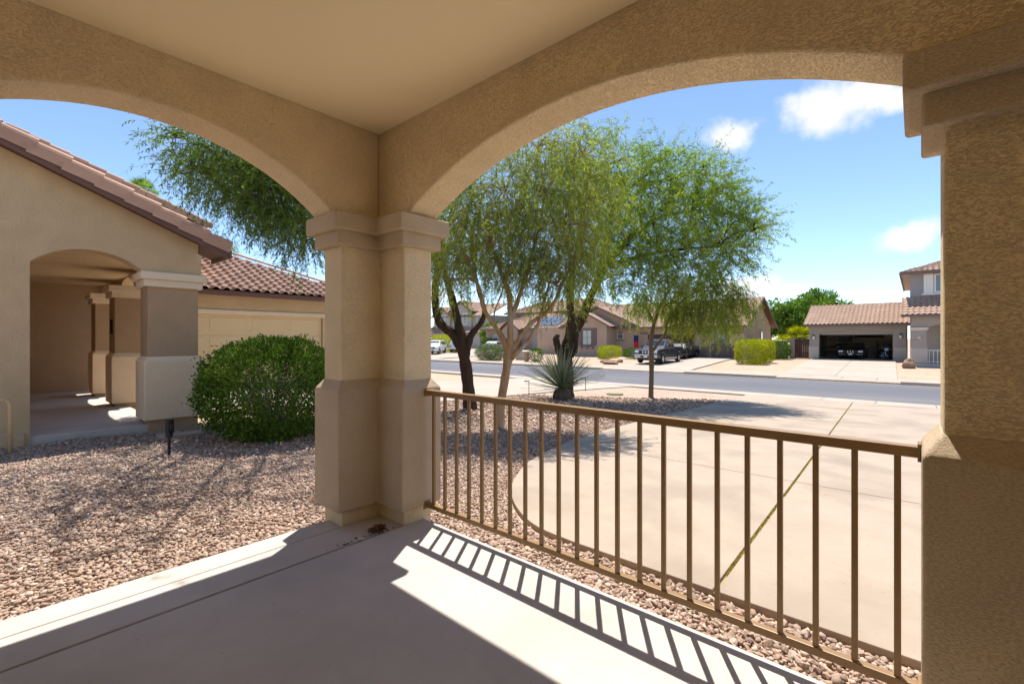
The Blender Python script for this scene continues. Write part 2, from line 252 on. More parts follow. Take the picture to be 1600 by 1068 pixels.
M = dict(
    stucco=pm('stucco_tan', (.81, .66, .43), (.775, .625, .40), 2.2, .9, .7, 95, .007, spec=.15, kind='stucco'),
    wainscot=pm('stucco_wainscot', (.54, .43, .30), (.50, .395, .275), 2.5, .9, .6, 95, .005, spec=.15, kind='stucco'),
    ceiling=pm('porch_ceiling_paint', (.92, .78, .52), (.90, .76, .505), 1.2, .85, .12, 90, .002, spec=.2),
    concrete=pm('concrete', (.52, .47, .42), (.46, .415, .37), 2.5, .85, .15, 120, .002, spec=.25, c3=(.41, .37, .33), ns3=1.1, detail=8, specks=.22),
    drive=pm('driveway_concrete', (.395, .318, .248), (.35, .28, .218), 1.6, .88, .12, 110, .002, spec=.2, c3=(.295, .235, .185), ns3=.8, detail=8, specks=.24),
    pale=pm('pale_concrete', (.42, .36, .295), (.38, .32, .265), 1.2, .88, .1, 90, .002, spec=.2, c3=(.36, .30, .245), ns3=.3),
    weedsoil=pm('weedy_joint_soil', (.36, .29, .11), (.26, .19, .09), 14, .95), joint=pm('joint_filler', (.12, .095, .08), (.18, .14, .11), 12, .95),
    asphalt=pm('asphalt', (.13, .13, .145), (.105, .105, .117), .5, .9, .3, 160, .004, spec=.25, c3=(.165, .16, .158), ns3=.25, stretch=(1, .35, 1), specks=.3),
    gravel=gravel_mat('gravel_ground', STONES, 26), far_gravel=gravel_mat('far_gravel_ground', [(.40, .285, .195), (.48, .355, .255), (.35, .255, .18), (.54, .42, .31)], 14, .5),
    stone=stone_mat('gravel_stone', STONES),
    rail=pm('brown_rail_paint', (.27, .16, .066), (.235, .138, .056), 6, .42, .05, 80, .001, spec=.4),
    house=pm('neighbour_stucco', (.65, .48, .285), (.58, .425, .25), 1.5, .9, .6, 60, .008, spec=.15, kind='stucco', c3=(.61, .445, .262), ns3=.7),
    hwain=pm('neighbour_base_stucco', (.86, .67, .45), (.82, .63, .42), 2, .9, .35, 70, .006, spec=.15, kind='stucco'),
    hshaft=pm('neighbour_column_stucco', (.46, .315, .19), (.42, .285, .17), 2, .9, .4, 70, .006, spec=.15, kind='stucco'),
    trim=pm('cream_trim', (.76, .63, .45), (.72, .59, .42), 2, .8, .2, 60, .003, spec=.2),
    gdoor=pm('cream_garage_door', (.72, .55, .31), (.69, .52, .29), 1, .6, spec=.3),
    tile=pm('clay_tile', (.48, .295, .21), (.39, .235, .17), 2.2, .8, .25, 50, .004, spec=.25, c3=(.58, .42, .325), ns3=1.6, orand=.16),
    fascia=pm('brown_fascia', (.16, .085, .065), (.14, .075, .058), 4, .6, spec=.3),
    ftile=pm('far_tile', (.46, .32, .235), (.33, .215, .155), 5, .85, spec=.2, c3=(.5, .36, .27), ns3=.5),
    greige=pm('greige_stucco', (.37, .325, .285), (.34, .30, .265), .8, .9, .3, 20, .008, spec=.15),
    greigel=pm('light_greige_stucco', (.50, .44, .38), (.46, .40, .35), .8, .9, .3, 20, .008, spec=.15),
    grey2=pm('grey_upper_stucco', (.33, .315, .31), (.30, .285, .28), .8, .9, .3, 20, .008, spec=.15),
    tanf=pm('far_tan_stucco', (.47, .34, .25), (.43, .31, .225), .6, .9, .3, 20, .008, spec=.15),
    mauve=pm('mauve_trim', (.20, .14, .125), (.17, .12, .11), 2, .8),
    brownf=pm('far_brown_stucco', (.36, .275, .215), (.33, .25, .195), .6, .9, .3, 20, .008, spec=.15),
    greyf=pm('far_grey_stucco', (.42, .39, .35), (.38, .355, .32), .6, .9, .3, 20, .008, spec=.15),
    white=pm('white_paint', (.76, .74, .70), rough=.5), offw=pm('off_white_trim', (.62, .57, .50), (.57, .52, .46), 2, .7),
    pane=glass_mat('window_glass', (.12, .16, .2)), pane_blind=pm('blind_behind_glass', (.42, .47, .45), (.36, .42, .40), .6, .15, spec=.6),
    solar=pm('solar_cell', (.10, .11, .14), rough=.12, spec=.9), dark=pm('dark_paint', (.02, .02, .022), rough=.5), black=pm('black_metal', (.012, .012, .013), rough=.45),
    wood=pm('dark_wood', (.10, .05, .04), (.075, .038, .03), 6, .8, .3, 30, .004, stretch=(1, 8, .6)),
    block=pm('block_wall', (.34, .27, .22), (.30, .24, .195), 3, .9, .3, 20, .01),
    bark=pm('dark_bark', (.085, .055, .04), (.045, .03, .022), 9, .95, 1., 30, .03, spec=.1, stretch=(1, 1, .22), detail=8),
    peel=pm('peeling_bark', (.46, .33, .20), (.36, .18, .06), 9, .85, 1., 18, .03, spec=.15, stretch=(1, 1, .3), c3=(.40, .38, .33), ns3=5, detail=6),
    thinbark=pm('olive_bark', (.20, .15, .085), (.15, .115, .07), 6, .9, .5, 26, .01, stretch=(1, 1, .3)),
    twig=pm('grey_twig', (.36, .32, .22), (.22, .18, .11), 5, .9),
    leaf_a=pm('leaf_olive', (.255, .32, .055), (.16, .22, .045), 1.1, .55, island=.45, spec=.35, trans=.52, c3=(.33, .345, .07), ns3=.9),
    leaf_b=pm('leaf_fresh', (.225, .33, .05), (.14, .23, .04), .9, .55, island=.45, spec=.35, trans=.52, c3=(.34, .42, .065), ns3=.7),
    leaf_c=pm('leaf_deep', (.16, .26, .05), (.10, .18, .04), 1.4, .55, island=.5, spec=.35, trans=.5),
    leaf_bush=pm('leaf_bush', (.095, .17, .025), (.055, .11, .02), 4, .55, island=.45, spec=.3, trans=.22, c3=(.12, .2, .03), ns3=2.2),
    leaf_lime=pm('leaf_lime', (.40, .42, .04), (.30, .35, .035), 2, .5, island=.4, trans=.25), leaf_grey=pm('leaf_greygreen', (.17, .22, .10), (.12, .165, .075), 2, .6, island=.4, trans=.2),
    leaf_far=pm('leaf_far_tree', (.17, .29, .05), (.11, .20, .04), .4, .6, island=.4, trans=.25), leaf_box=pm('leaf_boxwood', (.09, .18, .02), (.06, .13, .02), 3, .5, island=.4, trans=.2),
    leaf_brown=pm('dry_leaf', (.18, .09, .04), (.10, .05, .025), 30, .8, island=.6),
    blade=pm('yucca_blade', (.24, .28, .18), (.15, .19, .12), 4, .5, island=.35, spec=.4), husk=pm('yucca_husk', (.19, .14, .10), (.12, .085, .06), 12, .95, .8, 25, .03, stretch=(1, 1, .3)),
    weed=pm('yellow_weed', (.52, .45, .10), (.42, .34, .10), 9, .8, island=.4, trans=.2),
    pipe=pm('tan_pipe_paint', (.55, .39, .22), rough=.6), rubber=pm('tyre_rubber', (.018, .018, .018), rough=.85), chrome=pm('alloy', (.62, .62, .62), rough=.25, metal=.9),
    glass=glass_mat('car_glass', (.03, .035, .04), .04), navy=pm('navy_car_paint', (.012, .014, .024), rough=.22, spec=.6, coat=.6), silver=pm('silver_paint', (.46, .47, .48), rough=.3, metal=.35, coat=.5),
    carwhite=pm('white_car_paint', (.72, .72, .71), rough=.28, spec=.5, coat=.5), blackcar=pm('black_car_paint', (.010, .011, .014), rough=.2, spec=.6, coat=.6),
    lamp_glass=pm('headlamp_lens', (.7, .72, .74), rough=.1, spec=.9), red=pm('red_lens', (.35, .01, .012), rough=.2, spec=.6), flag_red=pm('flag_red', (.45, .02, .03), rough=.8), flag_navy=pm('flag_navy', (.02, .03, .12), rough=.8),
    rock=pm('boulder_rock', (.33, .21, .145), (.24, .15, .11), 4, .95, .8, 9, .05), splash=pm('splash_block', (.45, .33, .25), (.4, .29, .22), 6, .9, .3, 60, .004),
    box_card=pm('cardboard', (.35, .23, .13), rough=.9), plastic=pm('grey_tote', (.09, .10, .11), rough=.5), soffit=pm('soffit_paint', (.5, .42, .35), rough=.9), lid=pm('valve_lid', (.30, .27, .16), (.24, .22, .13), 8, .8),
)
print('materials done')
scene.cycles.use_denoising = True
rng = np.random.default_rng(7); rnd = random.Random(11)

# ------------------------------------------------------------------ ground
def terrain():
    xs = [-3000, -40, 1, 20.72, 20.74, 29.48, 29.5, 31.2, 49.2, 90, 3000]; zs = [-.1, -.1, -.1, gz(20.69) - .06, -.86, -.86, -.72, -.72, gz(60) - .06, gz(60) - .06, -.2]
    ys = [-3000, -60, 0, 60, 120, 3000]
    V = [(x, y, z) for x, z in zip(xs, zs) for y in ys]; n = len(ys)
    F = [(i * n + j, (i + 1) * n + j, (i + 1) * n + j + 1, i * n + j + 1) for i in range(len(xs) - 1) for j in range(n - 1)]
    mb = MB().add(V, F); o = mb.build('ground', M['far_gravel']); tag(o, 'pinkish tan desert gravel ground between the driveways and houses', None, kind='structure')
terrain()
def sheet(name, poly, mat, parent=None, top=.03, th=.12, bevel=0, zf=gz):
    n = len(poly); mb = MB(); vs = [(x, y, zf(x) + top - th) for x, y in poly] + [(x, y, zf(x) + top) for x, y in poly]
    mb.add(vs, [tuple(range(n))[::-1], tuple(range(n, 2 * n))] + [(i, (i + 1) % n, n + (i + 1) % n, n + i) for i in range(n)])
    return mb.build(name, mat, parent, bevel)
# gravel beds by the porch (their loose stones follow below)
bed = sheet('gravel_bed', [(-3.5, 3.52), (2.2, 3.52), (2.2, -2.5), (2.93, -2.5), (2.93, 2.2), (4.2, 3.4), (6.6, 4.15), (9.5, 4.4), (18.95, 4.65), (18.95, 10.05), (2.4, 10.05), (2.4, 9.5), (-3.5, 9.5)], M['gravel'], top=-.012, th=.04)
tag(bed, 'loose brown landscaping gravel beside the porch and under the trees', None, kind='structure')

# ------------------------------------------------------------------ porch slab, grooved into three panels
pf = thing('porch_floor', 'beige concrete porch slab with two tooled grooves', None, (0, 0, 0), kind='structure')
box(pf, 'concrete_panel', M['concrete'], -1.4, 2.335, -4.2, 2.992, -.3, 0, .006)
box(pf, 'concrete_panel', M['concrete'], -1.4, 2.335, 3.014, 3.328, -.3, 0, .006)
box(pf, 'concrete_panel', M['concrete'], -1.4, 2.335, 3.338, 3.55, -.3, 0, .01)
box(pf, 'joint_strip', M['joint'], -1.4, 2.33, 2.99, 3.016, -.3, -.012)
box(pf, 'joint_strip', M['concrete'], -1.4, 2.33, 3.326, 3.34, -.3, -.008)

# ------------------------------------------------------------------ own driveway: panels cut along the joints
JY = lambda x: .92 + (x - 2.92) * .0405
def smooth_curve(pts, k=5):
    out = []
    P = [np.array(p) for p in pts]; P = [2 * P[0] - P[1]] + P + [2 * P[-1] - P[-2]]
    for i in range(1, len(P) - 2):
        for t in np.linspace(0, 1, k, endpoint=False):
            a, b, c_, d = P[i - 1:i + 3]
            out.append(tuple(.5 * ((2 * b) + (-a + c_) * t + (2 * a - 5 * b + 4 * c_ - d) * t ** 2 + (-a + 3 * b - 3 * c_ + d) * t ** 3)))
    return out + [tuple(pts[-1])]
curve = smooth_curve([(2.92, 1.95), (2.96, 2.29), (3.09, 2.58), (3.32, 2.89), (3.66, 3.21), (4.4, 3.67), (5.16, 3.95), (6.14, 4.19)])
dv = thing('driveway', 'wide pale concrete driveway with a rounded edge beside the porch railing', None, (6, 1, gz(6)), kind='structure')
g = .007; gw = .012
YR = -7.5
sheet('concrete_panel', [(2.92, JY(2.92) + gw)] + [(6.14, JY(6.14) + gw)] + curve[::-1], M['drive'], dv, .035, .14, .006)
sheet('concrete_panel', [(2.92, YR), (6.14, YR), (6.14, JY(6.14) - gw), (2.92, JY(2.92) - gw)], M['drive'], dv, .035, .14, .006)
sheet('concrete_panel', [(6.154, JY(6.15) + gw), (12.8, JY(12.8) + gw), (12.8, 4.55), (11.2, 4.52), (9.43, 4.47), (7.52, 4.35), (6.154, 4.19)], M['drive'], dv, .035, .14, .006)
sheet('concrete_panel', [(6.154, YR), (12.8, YR), (12.8, JY(12.8) - gw), (6.154, JY(6.15) - gw)], M['drive'], dv, .035, .14, .006)
sheet('concrete_panel', [(12.81, JY(12.8) + gw), (19.05, JY(19) + gw), (19.05, 4.85), (18.2, 4.75), (14.8, 4.6), (12.81, 4.55)], M['drive'], dv, .035, .14, .006)
sheet('concrete_panel', [(12.81, YR), (19.05, YR), (19.05, JY(19) - gw), (12.81, JY(12.8) - gw)], M['drive'], dv, .035, .14, .006)
jf = sheet('joint_strip', [(2.93, JY(2.93) - .05), (19, JY(19) - .05), (19, JY(19) + .05), (2.93, JY(2.93) + .05)], M['weedsoil'], dv, .012, .08)
sheet('joint_strip', [(6.10, YR), (6.2, YR), (6.2, 4.15), (6.10, 4.13)], M['joint'], dv, .014, .08)
sheet('joint_strip', [(12.75, YR), (12.86, YR), (12.86, 4.5), (12.75, 4.5)], M['joint'], dv, .014, .08)

# ------------------------------------------------------------------ street, kerbs, pavements
o = MB().box(20.7, 29.52, -140, 320, -.9, -.80).build('street', M['asphalt']); tag(o, 'smooth grey asphalt residential street', None, kind='structure')
o = MB().add([(20.6, -140, -.79), (20.75, -140, -.79), (20.75, 320, -.79), (20.6, 320, -.79)], [(0, 1, 2, 3)])
def strip(name, label, x0, x1, segs, z0, z1, mat, drop=.0, joint=1.5):
    e = thing(name, label, None, ((x0 + x1) / 2, 8, z1), kind='structure')
    me = MB().prism([(0, -.14), (x1 - x0, -.14), (x1 - x0, z1 - z0), (0, 0)], 'y', -joint / 2 + .006, joint / 2 - .006).build('pavement_panel', mat, e, .008, local=True)
    src = me.data; first = True
    for a, b in segs:
        y = a
        while y < b - .2:
            m = Matrix.Translation((x0, y + joint / 2, z0))
            if first: me.matrix_local = Matrix.Translation(-ORG[e.name]) @ m; first = False
            else:
                q = inst('pavement_panel', src, e, m)
                bv = q.modifiers.new('bevel', 'BEVEL'); bv.width = .008; bv.segments = 1
            y += joint
    return e
strip('pavement', 'pale concrete pavement along the near side of the street', 19.07, 20.36, [(-14, 46)], gz(19.07) + .035, -.705, M['pale'])
strip('pavement', 'pale concrete pavement along the far side of the street', 29.98, 31.25, [(-12, 62)], -.665, -.64, M['pale'])
# near kerb: low rolled gutter; far kerb: upright pieces with the driveways' dropped entries between them
def kerb(label, poly, y0, y1):
    o = MB().prism(poly, 'y', y0, y1).build('kerb', M['pale'], None, .015); tag(o, label, None, kind='structure')
kerb('low rolled concrete kerb on the near side of the street', [(20.37, -.9), (20.9, -.9), (20.9, -.79), (20.7, -.775), (20.37, -.705)], -60, 160)
full = [(29.42, -.9), (29.97, -.9), (29.97, -.655), (29.56, -.655), (29.53, -.80), (29.42, -.795)]; low = [(29.42, -.9), (29.97, -.9), (29.97, -.66), (29.53, -.785), (29.42, -.795)]
for lab, P_, a, b in (('upright kerb past the greige house', full, -60, .55), ('dropped kerb at the open garage driveway', low, .55, 6.0), ('upright kerb before the clipped lime hedge', full, 6.0, 11.2),
                      ('dropped kerb at the pickup truck driveway', low, 11.2, 17.3), ('upright kerb before the tan house', full, 17.3, 38), ('dropped kerb where the white cars park', low, 38, 52), ('upright kerb at the far end of the street', full, 52, 160)):
    kerb(lab, P_, a, b)
# driveways of the other lots
def lot_drive(label, panels, mat):
    e = thing('driveway', label, None, (panels[0][0][0], panels[0][0][1], gz(panels[0][0][0])), kind='structure')
    for p in panels: sheet('concrete_panel', p, mat, e, .025, .12, .006)
lot_drive('pale driveway leading to the neighbour side garage', [[(8.2, 10.0), (13.4, 10.0), (13.4, 16.3), (8.2, 16.3)], [(13.42, 10.0), (19.05, 9.6), (19.05, 16.2), (13.42, 16.3)], [(3.0, 11.2), (8.18, 10.2), (8.18, 16.96), (3.0, 16.96)]], M['pale'])
lot_drive('pale driveway leading to the open garage', [[(31.27, 5.95), (31.27, 3.4), (48.3, 4.0), (48.3, 6.9)], [(31.27, 3.38), (31.27, .7), (48.3, 1.2), (48.3, 3.98)]], M['pale'])
lot_drive('pale driveway under the dark pickup truck', [[(31.27, 17.2), (31.27, 14.2), (46.0, 14.9), (46.0, 18.2)], [(31.27, 14.18), (31.27, 11.4), (43.6, 12.5), (46, 12.6), (46.0, 14.88)]], M['pale'])
lot_drive('pale driveway under the white cars', [[(31.27, 38), (52, 39), (52, 52), (31.27, 52)]], M['pale'])

# ------------------------------------------------------------------ gravel stones
def ico():
    t = (1 + 5 ** .5) / 2
    V = np.array([(-1, t, 0), (1, t, 0), (-1, -t, 0), (1, -t, 0), (0, -1, t), (0, 1, t), (0, -1, -t), (0, 1, -t), (t, 0, -1), (t, 0, 1), (-t, 0, -1), (-t, 0, 1)], float); V /= np.linalg.norm(V[0])
    F = np.array([(0, 11, 5), (0, 5, 1), (0, 1, 7), (0, 7, 10), (0, 10, 11), (1, 5, 9), (5, 11, 4), (11, 10, 2), (10, 7, 6), (7, 1, 8), (3, 9, 4), (3, 4, 2), (3, 2, 6), (3, 6, 8), (3, 8, 9), (4, 9, 5), (2, 4, 11), (6, 2, 10), (8, 6, 7), (9, 8, 1)])
    return V, F
IV, IF = ico()
TEMPL = [IV * (1 + rng.uniform(-.42, .25, (12, 1))) * np.array([1, rng.uniform(.55, .85), rng.uniform(.45, .7)]) for _ in range(9)]
def inside(poly, P):
    x, y = P[:, 0], P[:, 1]; r = np.zeros(len(P), bool); n = len(poly)
    for i in range(n):
        (x0, y0), (x1, y1) = poly[i], poly[(i + 1) % n]
        c = ((y0 > y) != (y1 > y)) & (x < (x1 - x0) * (y - y0) / (y1 - y0 + 1e-12) + x0); r ^= c
    return r
drive_edge = [(2.9, -1)] + [(a - .03, b + .02) for a, b in curve] + [(7.5, 4.37), (9.43, 4.49), (11.2, 4.54), (14.8, 4.62), (18.9, 4.72)]
bedpoly = [(2.36, -.5)] + drive_edge + [(18.9, 9.95), (3.0, 9.95), (3.0, 9.32), (1.0, 9.36), (.45, 9.3), (-1.3, 9.3), (-1.3, 3.57), (1.72, 3.57), (1.72, 3.72), (2.49, 3.72), (2.49, 2.9), (2.36, 2.9)]
def scatter(step, zmin, zmax):
    gx, gy = np.meshgrid(np.arange(-1.3, 18.9, step), np.arange(-.5, 10, step)); P = np.stack([gx.ravel(), gy.ravel()], 1); P += rng.uniform(-.5, .5, P.shape) * step
    fw = P[:, 0] * CS + P[:, 1] * SN; sd_ = P[:, 0] * SN - P[:, 1] * CS
    k = (fw > zmin) & (fw <= zmax) & (np.abs(sd_) < fw * 1.2 + .8)
    P = P[k]; return P[inside(bedpoly, P)]
groups = [(scatter(.0215, 0, 4.2), .0155), (scatter(.0235, 4.2, 6.5), .0158), (scatter(.036, 6.5, 9.5), .022), (scatter(.075, 9.5, 15.5), .034)]
PTS = np.concatenate([a for a, _ in groups]); SZ = np.concatenate([np.full(len(a), s) for a, s in groups])
SZ = SZ * np.clip(rng.lognormal(0, .34, len(SZ)), .45, 1.65); SZ = np.where((PTS[:, 0] > 2.3) & (PTS[:, 1] < 3), SZ * 1.2, SZ)      # the strip along the slab holds coarser stones
GZ = np.where(PTS[:, 0] < 1, -.042, -.042 - .0366 * (PTS[:, 0] - 1)) - .012
ctr = np.stack([PTS[:, 0], PTS[:, 1], GZ + SZ * rng.uniform(.1, .75, len(SZ))], 1)
def rots(n, tilt=.5):
    a = rng.uniform(0, 2 * np.pi, n); b = rng.normal(0, tilt, n); c_ = rng.normal(0, tilt, n)
    ca, sa, cb, sb, cc, sc = np.cos(a), np.sin(a), np.cos(b), np.sin(b), np.cos(c_), np.sin(c_)
    Rz = np.zeros((n, 3, 3)); Rz[:, 0, 0] = ca; Rz[:, 0, 1] = -sa; Rz[:, 1, 0] = sa; Rz[:, 1, 1] = ca; Rz[:, 2, 2] = 1
    Rx = np.zeros((n, 3, 3)); Rx[:, 0, 0] = 1; Rx[:, 1, 1] = cb; Rx[:, 1, 2] = -sb; Rx[:, 2, 1] = sb; Rx[:, 2, 2] = cb
    Ry = np.zeros((n, 3, 3)); Ry[:, 0, 0] = cc; Ry[:, 0, 2] = sc; Ry[:, 1, 1] = 1; Ry[:, 2, 0] = -sc; Ry[:, 2, 2] = cc
    return Rz @ Rx @ Ry
RT = rots(len(ctr)); KD = rng.integers(0, len(TEMPL), len(ctr))
# the 300 that show largest in the photograph are objects of their own
fw = ctr[:, 0] * CS + ctr[:, 1] * SN; sdv = ctr[:, 0] * SN - ctr[:, 1] * CS; dist = np.linalg.norm(ctr - np.array([0, 0, EYE]), axis=1)
px = 800 + 720 * sdv / fw; py = 529 + 720 * (EYE - ctr[:, 2]) / fw
vis = (px > 5) & (px < 1425) & (py < 1063)
score = np.where(vis, SZ / dist, 0); big = np.argsort(-score)[:300]; isbig = np.zeros(len(ctr), bool); isbig[big] = True
tm = []
for t in TEMPL:
    me = bpy.data.meshes.new('stone'); me.from_pydata([tuple(p) for p in t], [], [tuple(f) for f in IF]); me.materials.append(M['stone']); tm.append(me)
for i in big:
    m = Matrix.Translation(ctr[i]) @ Matrix(RT[i].tolist()).to_4x4() @ Matrix.Scale(SZ[i], 4)
    inst('stone', tm[KD[i]], bed, m)
rest = np.where(~isbig)[0]
TV = np.array(TEMPL)[KD[rest]]
V = np.einsum('nij,nkj->nki', RT[rest], TV * SZ[rest][:, None, None]) + ctr[rest][:, None, :]
F = (IF[None] + (np.arange(len(rest)) * 12)[:, None, None]).reshape(-1, 3)
np_mesh('gravel', V.reshape(-1, 3), F, M['stone'], bed, 'stuff')
print('stones', len(ctr))

# ------------------------------------------------------------------ the porch we stand in
ph = thing('porch', 'tan stucco porch with two arched openings and a smooth painted ceiling', 'porch', (2.27, 3.47, 0))
XI, YI, X1, Y1 = 2.14, 3.33, 2.413, 3.61
def Lpoly(o): return [(1.81 - o, YI - o), (XI - o, YI - o), (XI - o, 2.99 - o), (X1 + o, 2.99 - o), (X1 + o, Y1 + o), (1.81 - o, Y1 + o)]
def ring(poly, z): return [(x, y, z) for x, y in poly]
def column(parent, polyf, name='column', floor=0., mats=None, zs=(.125, 1.055, 1.131, 2.165, 2.275, 2.41), bv=.012):
    ms = mats or (M['stucco'], M['wainscot'], M['wainscot'], M['wainscot'])
    sh = MB().loft([ring(polyf(0), zs[2] - .05), ring(polyf(0), zs[3] + .02)]).build(name, ms[0], parent, bv)
    MB().loft([ring(polyf(-.002), floor - .25), ring(polyf(-.002), zs[0] + .03)]).build('plinth', ms[3], sh, bv)
    MB().loft([ring(polyf(.055), zs[0]), ring(polyf(.055), zs[1]), ring(polyf(.0), zs[2])]).build('wainscot', ms[1], sh, bv, seg=3)
    c1_ = MB().loft([ring(polyf(.055), zs[3]), ring(polyf(.055), zs[4] + .01)]).build('capital_band', ms[2], sh, bv, seg=3)
    MB().loft([ring(polyf(.105), zs[4]), ring(polyf(.105), zs[5])]).build('capital', ms[2], sh, .016, seg=3)
    return sh
column(ph, Lpoly, mats=(M['stucco'], M['wainscot'], M['wainscot'], M['stucco']))
def rect(x0, x1, y0, y1): return lambda o: [(x0 - o, y0 - o), (x1 + o, y0 - o), (x1 + o, y1 + o), (x0 - o, y1 + o)]
column(ph, rect(XI, X1, -.78, -.072), name='wall_pier')
column(ph, rect(XI, X1, -4.4, -3.3), name='wall_pier')  # unseen pier, added to end the made-up opening that brightens the porch
column(ph, rect(-1.6, -.38, YI, Y1), name='wall_pier')
def arch(c, half, spring, rise, n=28):
    Rr = (half * half + rise * rise) / (2 * rise); return [(c + half * t, spring + rise - Rr + math.sqrt(Rr * Rr - (half * t) ** 2)) for t in np.linspace(-1, 1, n)]
def beam(axis, pts, lo, hi, e0, e1, bot, top):
    return MB().prism([(e0, top), (e0, bot)] + pts + [(e1, bot), (e1, top)], axis, lo, hi).build('arched_beam', M['stucco'], ph, .014, seg=3)
beam('x', arch(-2.04, 1.22, 2.405, .4) + [(-.78, 2.405)] + arch(1.455, 1.5, 2.405, .4), XI, X1, -4.4, Y1, 2.405, 3.55)  # first arch is an added, unseen opening that lets driveway light reach the ceiling
beam('y', arch(.665, 1.07, 2.405, .42), YI, Y1, -1.6, XI - .001, 2.405, 3.55)
box(ph, 'ceiling', M['ceiling'], -1.3, XI - .002, -4.2, YI - .002, 3.13, 3.2)
box(ph, 'roof_deck', M['stucco'], -1.6, X1, -4.4, Y1, 3.551, 3.7)
MB().box(X1 + .002, 2.71, -4.4, 3.98, 3.3, 3.46).build('eave', M['stucco'], ph, .01)
MB().box(-1.6, X1, Y1 + .002, 3.98, 3.3, 3.46).build('eave', M['stucco'], ph, .01)
box(ph, 'wall', M['ceiling'], -1.6, -1.3, -4.4, YI - .002, -.1, 3.55)
box(ph, 'wall', M['ceiling'], -1.298, XI - .06, -4.4, -4.2, -.1, 3.55)

# ------------------------------------------------------------------ railing
rl = thing('porch_railing', 'brown metal railing with square upright bars between the porch columns', 'railing', (2.33, 1.47, 0))
XR = 2.325
MB().box(XR - .026, XR + .026, -.02, 2.945, 1.003, 1.045).build('top_rail', M['rail'], rl, .004)
MB().box(XR - .019, XR + .019, -.02, 2.945, .112, .148).build('bottom_rail', M['rail'], rl, .004)
bm_ = MB().box(-.0108, .0108, -.0108, .0108, .14, 1.01).build('baluster', M['rail'], rl, .002, local=True)
for i in range(22):
    y = .052 + i * .1334
    if i == 0: bm_.matrix_local = Matrix.Translation((XR - 2.33, y - 1.47, 0))
    else:
        q = inst('baluster', bm_.data, rl, Matrix.Translation((XR, y, 0))); bv = q.modifiers.new('bevel', 'BEVEL'); bv.width = .002; bv.segments = 2
for z in (1.024, .13):
    for y in (-.012, 2.938): MB().box(XR - .034, XR + .034, y - .006, y + .006, z - .034, z + .034).build('bracket', M['rail'], rl, .003)
print('porch done')
# ------------------------------------------------------------------ roofs
def tile_sheet(mb, A, B, C_, D, tw=.3, ct=.36, amp=.05, step=.03, res=6):
    """barrel tiles as real relief over the quad eave A->B, top D->C"""
    A, B, C_, D = map(Vector, (A, B, C_, D)); e = (B - A).normalized(); n = e.cross((D - A)).normalized()
    if n.z < 0: n = -n
    sl_ = max((D - A).length, (C_ - B).length); nc = max(1, round(sl_ / ct)); nu = max(2, int(max((B - A).length, (C_ - D).length) / tw * res))
    rows = []
    for k in range(nc):
        for t, h in ((k / nc, step), ((k + 1) / nc - .0005, .0)):
            l = A.lerp(D, t); r = B.lerp(C_, t); row = []
            for i in range(nu + 1):
                p = l.lerp(r, i / nu); s = (p - A).dot(e) / tw
                wv = max(0, math.cos(2 * math.pi * s)) ** .6
                row.append(p + n * (amp * wv + h))
            rows.append(row)
    b = len(mb.v); mb.v += [tuple(p) for r_ in rows for p in r_]; w_ = nu + 1
    fs = [(b + k * w_ + i, b + k * w_ + i + 1, b + (k + 1) * w_ + i + 1, b + (k + 1) * w_ + i) for k in range(len(rows) - 1) for i in range(nu)]
    mb.f += fs; mb.m += [mb.mi] * len(fs); return mb
def tile_mesh(w_=.3, l=.43, mat=None):
    """one S-shaped roof tile: x across, y up the slope, z off the roof"""
    prof = [(-.5 * w_, .0), (-.17 * w_, .0), (-.10 * w_, .035), (.02 * w_, .068), (.17 * w_, .078), (.32 * w_, .068), (.44 * w_, .035), (.5 * w_, .0)]
    n = len(prof); V = []
    for y, dz in ((0, .03), (l, .0)):
        V += [(x, y, z + dz) for x, z in prof]
    V += [(x, 0, max(z - .016, -.01) + .03 - .004) for x, z in prof]
    F = [(i, i + 1, n + i + 1, n + i) for i in range(n - 1)] + [(2 * n + i, 2 * n + i + 1, i + 1, i) for i in range(n - 1)]
    me = bpy.data.meshes.new('roof_tile'); me.from_pydata(V, [], F); me.materials.append(mat or M['tile']); me.polygons.foreach_set('use_smooth', [i < n - 1 for i in range(len(F))]); me.update(); return me
def cap_mesh(l=.42, r=.1, mat=None, flange=0.):
    n = 7; V = []
    for y, q in ((0, 1.), (l, .86)):
        V += [(-math.cos(math.pi * k / (n - 1)) * r * q, y, math.sin(math.pi * k / (n - 1)) * r * q * .8) for k in range(n)]
    F = [(k, k + 1, n + k + 1, n + k) for k in range(n - 1)]
    b = len(V); V += [(-math.cos(math.pi * k / (n - 1)) * r * .82, .0, math.sin(math.pi * k / (n - 1)) * r * .62) for k in range(n)]
    F += [(b + k, b + k + 1, k + 1, k) for k in range(n - 1)]
    if flange:
        b = len(V); V += [(r, 0, 0), (r, l, 0), (r * .95, l, -flange), (r * .95, 0, -flange), (r * .8, 0, 0), (r * .8, 0, -flange)]
        F += [(b, b + 1, b + 2, b + 3), (b + 4, b, b + 3, b + 5)]
    me = bpy.data.meshes.new('cap_tile'); me.from_pydata(V, [], F); me.materials.append(mat or M['tile']); me.update(); return me
def frame(o, x, y, z=None):        # a matrix from origin and axes
    x = Vector(x).normalized(); y = Vector(y).normalized(); z = x.cross(y).normalized() if z is None else Vector(z).normalized()
    return Matrix(((x.x, y.x, z.x, o[0]), (x.y, y.y, z.y, o[1]), (x.z, y.z, z.z, o[2]), (0, 0, 0, 1)))

